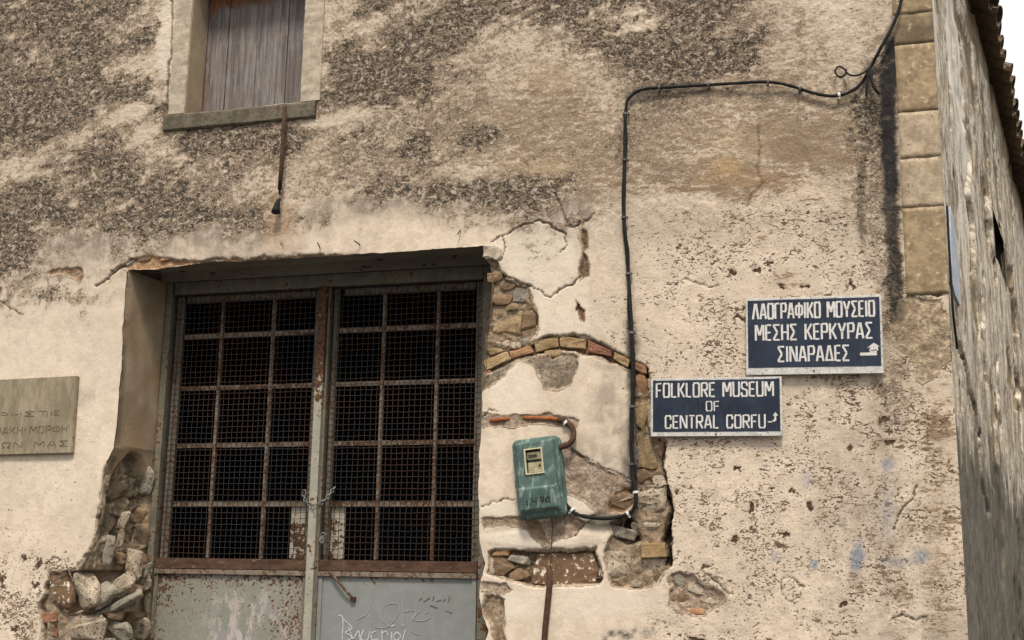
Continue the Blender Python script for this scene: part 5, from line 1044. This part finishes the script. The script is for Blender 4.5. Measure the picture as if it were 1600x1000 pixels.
def sign(corners, label, lines, strip_v, arrow, yf=-.035):
    tl, tr, br, bl = [pv(a, b, yf) for a, b in corners]; ex = (br - bl); Wd = ex.length; ex.normalize(); ez = Vector((0, 0, 1)); ez = (ez - ex * ez.dot(ex)).normalized(); Hh = ((tl - bl).dot(ez) + (tr - br).dot(ez)) / 2
    T = thing('street_sign', label, 'sign', Vector(((bl.x + br.x) / 2, yf, bl.z)))
    def q(u, v): p = bl + ex * u * Wd + ez * v * Hh; return (p.x, p.z)
    bm = bmesh.new(); add_prism(bm, [q(0, 0), q(1, 0), q(1, 1), q(0, 1)], yf, yf + .012); bmesh.ops.bevel(bm, geom=[e for e in bm.edges], offset=.0015, segments=1, affect='EDGES'); from_bm('border', bm, 'signwhite', T)
    b = .010 / Wd; c = .010 / Hh
    n = 14; bm = bmesh.new(); ol = [q(b, strip_v)] + [q(b + (1 - 2 * b) * k / n, strip_v + .006 * mnoise.noise(Vector((k * .8, 1, 1)))) for k in range(1, n)] + [q(1 - b, strip_v)] + [q(1 - b - (1 - 2 * b) * k / n, 1 - c - (.012 * abs(mnoise.noise(Vector((k * .9, 4, 1)))))) for k in range(0, n + 1)]
    add_prism(bm, ol, yf - .0015, yf + .003); from_bm('sign_panel', bm, 'navy', T)
    fr = (bl, ex, ez, yf - .0018)
    for txt, u0, u1, v0, v1 in lines: text_mesh('lettering', txt, u0 * Wd, u1 * Wd, v0 * Hh, v1 * Hh, fr, 'letter', T, wd=.19)
    bm = bmesh.new()
    for poly in arrow: add_prism(bm, [q(*p) for p in poly], yf - .003, yf - .0012)
    from_bm('arrow', bm, 'letter', T)
    for (u, v) in ((.5, strip_v * .45), (.03, .96), (.97, .96)):
        p = q(u, v); bm = bmesh.new(); bmesh.ops.create_cone(bm, cap_ends=True, segments=10, radius1=.0045, radius2=.003, depth=.004, matrix=Matrix.Translation((p[0], yf - .003, p[1])) @ Matrix.Rotation(math.pi / 2, 4, 'X')); from_bm('screw', bm, 'rustiron', T)
    bm = bmesh.new()
    for u in (.1, .9):
        for v in (.15, .85): p = q(u, v); add_box(bm, p[0] - .012, p[0] + .012, yf + .012, .02, p[1] - .012, p[1] + .012)
    from_bm('standoff', bm, 'clipd', T)
    return T
sign([(1164, 470), (1378, 457), (1381, 583), (1166, 586)], 'navy blue sign with three lines of white Greek lettering, the upper one on the right', 
     [('ΛAOΓPAΦIKO MOYΣEIO', .055, .945, .715, .935), ('MEΣHΣ KEPKYPAΣ', .075, .925, .435, .655), ('ΣINAPAΔEΣ', .24, .755, .155, .37)], .092,
     [[(.835, .225), (.955, .225), (.955, .262), (.835, .262)], [(.90, .285), (.965, .285), (.965, .345), (.985, .33), (.935, .385), (.885, .32), (.91, .33)], [(.905, .262), (.955, .262), (.955, .30), (.905, .29)]])
sign([(1016, 592), (1222, 588), (1223, 681), (1017, 682)], 'navy blue sign in white English lettering beside the black cable',
     [('FOLKLORE MUSEUM', .045, .935, .66, .925), ('OF', .43, .525, .42, .60), ('CENTRAL CORFU', .115, .87, .125, .365)], .078,
     [[(.892, .245), (.925, .245), (.925, .225), (.892, .225)], [(.925, .25), (.94, .235), (.955, .26), (.955, .34), (.94, .34), (.94, .28)], [(.93, .335), (.948, .40), (.97, .34)]])

# ---- marble plaque
def plaque():
    y = -.03; tl, tr, br, bl = pv(-190, 603, y), pv(120, 587, y), pv(112, 708, y), pv(-180, 716, y)
    T = thing('plaque', 'weathered stone plaque with worn incised Greek letters on the left wall', 'plaque', Vector(((bl.x + br.x) / 2, y, bl.z)))
    bm = bmesh.new(); add_prism(bm, [(p.x, p.z) for p in (bl, br, tr, tl)], y, .01); bmesh.ops.bevel(bm, geom=[e for e in bm.edges], offset=.004, segments=2, affect='EDGES'); from_bm('slab', bm, 'marble', T)
    ex = (br - bl); Wd = ex.length; ex.normalize(); ez = Vector((0, 0, 1)); ez = (ez - ex * ez.dot(ex)).normalized(); fr = (bl, ex, ez, y - .0006)
    def U(px, py): p = pv(px, py, y) - bl; return p.dot(ex), p.dot(ez)
    def ln(txt, a, b, w, sk):
        u0, v0 = U(*a); u1, v1 = U(*b); text_mesh('incised_letters', txt, u0, u1, (v0 + v0) / 2, (v0 + abs(v1 - v0)), fr, 'engrave', T, wd=w, th=.0003, skip=sk)
    ln('ΔIATHPHΣTE', (-95, 656), (93, 641), .16, .04); ln('THN ΠAPAΔOΣIAKH MOPΦH', (-120, 683), (105, 664), .16, .04); ln('TΩN XΩPIΩN MAΣ', (-120, 704), (106, 688), .19, .03)
plaque()

# ------------------------------------------------------------------ electric meter
def rrect(w, h, r, n=5):
    out = []
    for cx, cz, a0 in ((w / 2 - r, h / 2 - r, 0), (-w / 2 + r, h / 2 - r, 90), (-w / 2 + r, -h / 2 + r, 180), (w / 2 - r, -h / 2 + r, 270)):
        for k in range(n + 1): a = math.radians(a0 + 90 * k / n); out.append((cx + r * math.cos(a), cz + r * math.sin(a)))
    return out
def meter():
    c = pv(838, 745, -.10); rot = math.radians(6.3); Wd, Hh = .232, .385
    T = thing('electric_meter', 'chalky green electric meter box with small window and handwritten number', 'meter box', Vector((c.x, 0, c.z - .2)))
    def W_(u, v, y): return Vector((c.x + u * math.cos(rot) - v * math.sin(rot), y, c.z + u * math.sin(rot) + v * math.cos(rot)))
    def loft(name, secs, mat, close=True, bev=None):
        bm = bmesh.new(); rings = [[bm.verts.new(W_(u + ou, v + ov, y)) for u, v in rrect(w, h, r)] for (w, h, r, y, ou, ov) in secs]
        for a, b in zip(rings[:-1], rings[1:]):
            for k in range(len(a)): j = (k + 1) % len(a); bm.faces.new((a[k], a[j], b[j], b[k]))
        if close: bm.faces.new(rings[-1])
        return from_bm(name, bm, mat, T, True)
    loft('back_box', [(Wd + .012, Hh + .012, .03, .03, 0, 0), (Wd + .012, Hh + .012, .03, -.045, 0, 0), (Wd - .01, Hh - .01, .028, -.047, 0, 0)], 'meter')
    loft('cover_rim', [(Wd - .004, Hh - .004, .028, -.047, 0, 0), (Wd + .004, Hh + .004, .03, -.055, 0, 0), (Wd + .002, Hh + .002, .03, -.066, 0, 0), (Wd - .024, Hh - .024, .022, -.072, 0, 0)], 'meter')
    # stepped cover: window cut out of its upper face, lower third a raised terminal cover
    wu, wv, ww, wh = -.004, .078, .080, .115
    bm = bmesh.new(); top = Hh / 2 - .02; bot = -Hh / 2 + .018; hw = Wd / 2 - .022; mid = -.045
    zf = lambda v: -.098 if v > mid else -.108
    # front face with hole, built as strips
    us = [-hw, wu - ww / 2, wu + ww / 2, hw]; vs = [mid, wv - wh / 2, wv + wh / 2, top]
    gr = [[bm.verts.new(W_(u * (1 - .0 * v), v, -.096 - .006 * (1 - abs(u) / hw))) for v in vs] for u in us]
    for i in range(3):
        for j in range(3):
            if i == 1 and j == 1: continue
            bm.faces.new((gr[i][j], gr[i + 1][j], gr[i + 1][j + 1], gr[i][j + 1]))
    hole = [gr[1][1], gr[2][1], gr[2][2], gr[1][2]]; hb = [bm.verts.new(v.co + Vector((0, .03, 0))) for v in hole]
    for i in range(4): j = (i + 1) % 4; bm.faces.new((hole[i], hole[j], hb[j], hb[i]))
    # sides sloping to the rim
    ol = [gr[0][0], gr[1][0], gr[2][0], gr[3][0]] ; top_ = [g_[3] for g_ in gr]
    side_l = [gr[0][k] for k in range(4)]; side_r = [gr[3][k] for k in range(4)]
    bl_ = [bm.verts.new(W_(-Wd / 2 + .010, v, -.070)) for v in vs[:-1]] + [bm.verts.new(W_(-Wd / 2 + .012, top + .010, -.070))]; br_ = [bm.verts.new(W_(Wd / 2 - .010, v, -.070)) for v in vs[:-1]] + [bm.verts.new(W_(Wd / 2 - .012, top + .010, -.070))]
    for k in range(3): bm.faces.new((side_l[k], side_l[k + 1], bl_[k + 1], bl_[k])); bm.faces.new((side_r[k], br_[k], br_[k + 1], side_r[k + 1]))
    bm.faces.new((bl_[3], side_l[3], top_[1], top_[2], side_r[3], br_[3]))
    o = from_bm('cover', bm, 'meter', T); bv = o.modifiers.new('soft', 'BEVEL'); bv.width = .006; bv.segments = 3; bv.limit_method = 'ANGLE'; bv.angle_limit = math.radians(25)
    bm = bmesh.new(); sec = [(-.022, mid + .004, -.094, hw + .004), (-.05, mid - .010, -.112, hw - .002), (0, bot + .02, -.104, hw - .004), (0, bot + .004, -.072, hw + .004)]; rg = []
    rg = [[bm.verts.new(W_(-w, v, y)), bm.verts.new(W_(w, v, y))] for _, v, y, w in sec]; sd_ = [[bm.verts.new(W_(-Wd / 2 + .008, v, -.068)), bm.verts.new(W_(Wd / 2 - .008, v, -.068))] for _, v, y, w in sec]
    for k in range(3):
        bm.faces.new((rg[k][0], rg[k][1], rg[k + 1][1], rg[k + 1][0])); bm.faces.new((sd_[k][0], rg[k][0], rg[k + 1][0], sd_[k + 1][0])); bm.faces.new((rg[k][1], sd_[k][1], sd_[k + 1][1], rg[k + 1][1]))
    bm.faces.new((rg[0][1], rg[0][0], sd_[0][0], sd_[0][1])); bm.faces.new((rg[3][0], rg[3][1], sd_[3][1], sd_[3][0]))
    o = from_bm('terminal_cover', bm, 'meter', T); bv = o.modifiers.new('soft', 'BEVEL'); bv.width = .007; bv.segments = 3; bv.limit_method = 'ANGLE'; bv.angle_limit = math.radians(20)
    # window rim, glass, dials
    bm = bmesh.new()
    for (a0, a1, b0, b1) in ((-ww / 2 - .006, -ww / 2, -wh / 2 - .006, wh / 2 + .006), (ww / 2, ww / 2 + .006, -wh / 2 - .006, wh / 2 + .006), (-ww / 2, ww / 2, wh / 2, wh / 2 + .006), (-ww / 2, ww / 2, -wh / 2 - .006, -wh / 2)):
        q = [W_(wu + a, wv + b, -.1065) for a, b in ((a0, b0), (a1, b0), (a1, b1), (a0, b1))]; f = [bm.verts.new(p) for p in q]; k = [bm.verts.new(p + Vector((0, .012, 0))) for p in q]; bm.faces.new(f)
        for i in range(4): j = (i + 1) % 4; bm.faces.new((f[i], k[i], k[j], f[j]))
    from_bm('window_rim', bm, 'dial', T)
    def pl(nm, u0, u1, v0, v1, y, m, th=.003):
        bm = bmesh.new(); q = [W_(wu + a, wv + b, y) for a, b in ((u0, v0), (u1, v0), (u1, v1), (u0, v1))]; f = [bm.verts.new(p) for p in q]; k = [bm.verts.new(p + Vector((0, th, 0))) for p in q]; bm.faces.new(f); bm.faces.new(k)
        for i in range(4): j = (i + 1) % 4; bm.faces.new((f[i], k[i], k[j], f[j]))
        return from_bm(nm, bm, m, T)
    pl('dial_backing', -ww / 2, ww / 2, -wh / 2, wh / 2, -.072, 'dialdark'); pl('dial_plate', -.036, .037, -.054, -.004, -.090, 'dial'); pl('dial_strip', -.03, .034, .002, .007, -.083, 'clipd'); pl('dial_plate', -.036, .034, .010, .046, -.089, 'dial'); pl('number_drum', -.03, .014, .018, .034, -.0925, 'dialdark'); pl('label_mark', .018, .03, -.03, -.018, -.092, 'dialdark', .001)
    pl('glass_pane', -ww / 2 + .001, ww / 2 - .001, -wh / 2 + .001, wh / 2 - .001, -.0995, 'glass', .001)
    # handwriting c.470
    bm = bmesh.new()
    for s_ in ([(800, 1), (0, 0)],)[:0]: pass
    hw_ = [[(-.054, -.112), (-.060, -.116), (-.060, -.126), (-.055, -.130)], [(-.044, -.130), (-.042, -.132)], [(-.028, -.102), (-.030, -.117), (-.012, -.118)], [(-.011, -.102), (-.013, -.135)], [(.008, -.104), (.028, -.102), (.018, -.132)], [(.012, -.117), (.026, -.116)], [(.046, -.106), (.038, -.114), (.042, -.126), (.054, -.124), (.058, -.112), (.050, -.104), (.046, -.106)]]
    for s_ in hw_:
        pts = [W_(a, b, -.1135 + .0 * b) for a, b in s_]; pts = catmull(pts, 3) if len(pts) > 2 else pts
        # follow the slope of the terminal cover
        for p in pts:
            v = (p.z - c.z); f_ = (v - (mid - .010)) / ((bot + .02) - (mid - .010)); p.y = -.112 + .008 * f_ - .0012
        for p, q in zip(pts[:-1], pts[1:]):
            d = (q - p).normalized(); n_ = Vector((-d.z, 0, d.x)) * .0028; e_ = d * .002; bm.faces.new([bm.verts.new(x) for x in (p - e_ - n_, q + e_ - n_, q + e_ + n_, p - e_ + n_)])
    from_bm('handwritten_number', bm, 'dark_ink', T)
    for u in (-Wd / 2, Wd / 2):
        p = W_(u, -.02, -.05); bm = bmesh.new(); add_box(bm, p.x - .006, p.x + .006, -.062, -.04, p.z - .016, p.z + .016, .002); from_bm('catch', bm, 'clipd', T)
meter()

# ------------------------------------------------------------------ cables, pipes, rod
def cables():
    r = .0085
    path = [(1412, -60), (1408, 0), (1395, 40), (1376, 75), (1361, 104), (1346, 130), (1325, 145), (1300, 150), (1270, 145), (1235, 134), (1200, 128), (1150, 130), (1100, 133), (1050, 136), (1008, 139), (987, 149), (978, 170), (976, 250), (975, 340), (980, 400), (983, 450), (987, 520), (989, 600), (987, 680), (989, 740), (994, 778), (988, 798), (970, 807), (940, 810), (905, 805), (892, 796), (880, 784)]
    T = thing('black_cable', 'long black cable clipped across and down the wall to the green meter box', 'cable', pv(976, 300, -.02))
    pts = []
    for i, (a, b) in enumerate(path):
        y = -.026 + .006 * math.sin(i * 1.7)
        if i == len(path) - 1: y = -.03
        if i < 4: y = -.05
        pts.append(pv(a, b, y))
    cp = catmull(pts, 7); n = len(cp); rr = [r * (1.15 if i > n * .55 else .95) * (1 + .28 * mnoise.noise(Vector((i * .55, 0, 0)))) for i in range(n)]
    tube('cable_run', cp, rr, 'black', T, 10)
    # second, thinner conductor twisted with it on the vertical run
    tw = catmull([pv(a + 3.5 * math.sin(i * 1.9), b, -.030 - .006 * math.cos(i * 1.9)) for i, (a, b) in enumerate([(977, 180), (976, 230), (975, 290), (976, 345), (979, 395), (982, 445), (985, 495), (988, 545), (989, 600), (988, 650), (988, 700), (990, 750)])], 6)
    tube('thin_conductor', tw, .0048, 'black', T, 6)
    clips = [((975, 180), 0), ((975, 338), 0), ((982, 430), 0), ((987, 525), 0), ((988, 637), 0), ((989, 727), 0), ((994, 768), 1), ((982, 802), 1), ((893, 798), 1), ((1033, 137), 0), ((1110, 132), 0), ((1197, 128), 0), ((1310, 148), 1), ((1358, 108), 0), ((1250, 138), 0), ((978, 250), 0)]
    for (a, b), w in clips:
        c = pv(a, b, -.028); d = Vector((1, 0, 0)); near = min(range(len(cp)), key=lambda i: (cp[i] - c).length); t = (cp[min(near + 1, n - 1)] - cp[max(near - 1, 0)]).normalized(); c = cp[near]; u = t.cross(Vector((0, 1, 0))).normalized(); bm = bmesh.new()
        arc = [c + u * (.0145 * math.cos(q)) - Vector((0, 1, 0)) * (.0145 * math.sin(q)) for q in [math.pi * k / 8 for k in range(9)]]; arc = [arc[0] + Vector((0, .02, 0))] + arc + [arc[-1] + Vector((0, .02, 0))]
        for p, q in zip(arc[:-1], arc[1:]): bm.faces.new([bm.verts.new(x) for x in (p - t * .006, q - t * .006, q + t * .006, p + t * .006)])
        bmesh.ops.remove_doubles(bm, verts=bm.verts, dist=1e-5); bmesh.ops.solidify(bm, geom=list(bm.faces), thickness=.002)
        add_tube(bm, [c + u * .017 + Vector((0, .01, 0)), c + u * .017 + Vector((0, -.008, 0))], .004, 6)
        from_bm('cable_clip', bm, 'clipw' if w else 'clipd', T)
    # loose wire ends near the corner
    for nm, l, rd, lab in (('loose_wire', [(1360, 105), (1350, 113), (1338, 118), (1326, 116), (1318, 107), (1310, 104), (1305, 112), (1311, 120), (1320, 117), (1322, 108)], .005, 'curled loose black wire end left of the cable bend'),
                       ('loose_wire', [(1359, 108), (1356, 122), (1354, 138), (1354, 151)], .006, 'short straight black wire stub below the cable bend, left of two'),
                       ('loose_wire', [(1361, 108), (1362, 124), (1367, 138), (1374, 147)], .0085, 'thicker short black cable stub below the cable bend, right of two')):
        tag(tube(nm, catmull([pv(a, b, -.035 - .012 * math.sin(i)) for i, (a, b) in enumerate(l)], 6), rd, 'black', None, 7), lab, 'wire')
    # bent conduit above the meter: rusty, half sunk in the wall, then a dark loop into the box
    T = thing('bent_conduit', 'rusty conduit half buried in the plaster, looping dark brown into the meter box', 'pipe', pv(870, 655, -.01))
    tube('buried_length', catmull([pv(a, b, y) for a, b, y in ((766, 657, .0), (780, 656, -.006), (796, 654, .008))], 5), .0115, 'rustpipe', T)
    tube('buried_length', catmull([pv(a, b, y) for a, b, y in ((818, 653, .007), (832, 653, -.003), (848, 654, .001), (862, 654, -.006), (876, 657, -.010))], 5), .0115, 'rustpipe', T)
    tube('conduit_bend', catmull([pv(a, b, y) for a, b, y in ((872, 655, -.010), (882, 658, -.016), (891, 664, -.024), (896, 674, -.034), (895, 686, -.042), (887, 695, -.046), (874, 699, -.048), (860, 700, -.048))], 7), .0145, 'rustiron', T, 12)
    c = pv(884, 661, -.02); bm = bmesh.new(); add_tube(bm, [c + Vector((-.005, -.002, .004)), c + Vector((.004, -.002, -.004))], .0165, 10); from_bm('collar', bm, 'clipw', T)
    # riser below the meter
    T = thing('rusty_riser', 'dark rusted vertical pipe with a thin wire rising out of it below the meter box', 'pipe', pv(851, 1000, -.02))
    tube('pipe', [pv(a, b, -.024) for a, b in ((859, 889), (858, 920), (855, 950), (852, 980), (850, 1010), (848, 1060))] + [Vector((P(848, 1060)[0], -.024, .11))], .0145, 'rustiron', T, 12)
    tube('thin_wire', catmull([pv(a, b, y) for a, b, y in ((862, 808, -.04), (863, 830, -.026), (861, 860, -.022), (860, 892, -.024))], 5), .0028, 'rustiron', T, 6)
    # iron rod under the window
    T = thing('iron_rod', 'rusty iron rod hanging in front of the wall below the window sill', 'rod', pv(444, 165, -.06))
    tube('rod', [pv(445, 166, -.055), pv(443, 210, -.055), pv(440, 255, -.055), pv(437, 296, -.05)], .0125, 'rustiron', T, 10)
    tube('rod_hook', catmull([pv(437, 295, -.05), pv(437, 301, -.03), pv(437, 302, .01)], 4), .006, 'rustiron', T, 6)
    bm = bmesh.new(); c = pv(432, 325, -.05); add_tube(bm, [c + Vector((.008, .02, .055)), c + Vector((.006, 0, .042)), c + Vector((.003, 0, .02)), c + Vector((0, -.004, -.01)), c + Vector((0, -.008, -.028))], [.008, .011, .016, .022, .026], 10)
    t = from_bm('wall_fitting', bm, 'black', None, True); tag(t, 'small black bell-shaped fitting on the wall under the iron rod', 'fitting')
    # nails over the gate
    for (a, b, a2, b2), lab in (((496, 379, 500, 387), 'small bent nail over the gate, leftmost of three'), ((553, 376, 562, 382), 'small bent nail over the gate, middle of three'), ((715, 366, 719, 360), 'small bent nail over the gate, rightmost of three')):
        t = tube('nail', [pv(a2, b2, .0), pv(a2, b2, -.015), pv(a, b, -.035)], .0032, 'rustiron', None, 6); tag(t, lab, 'nail', 'nails over the gate')
cables()
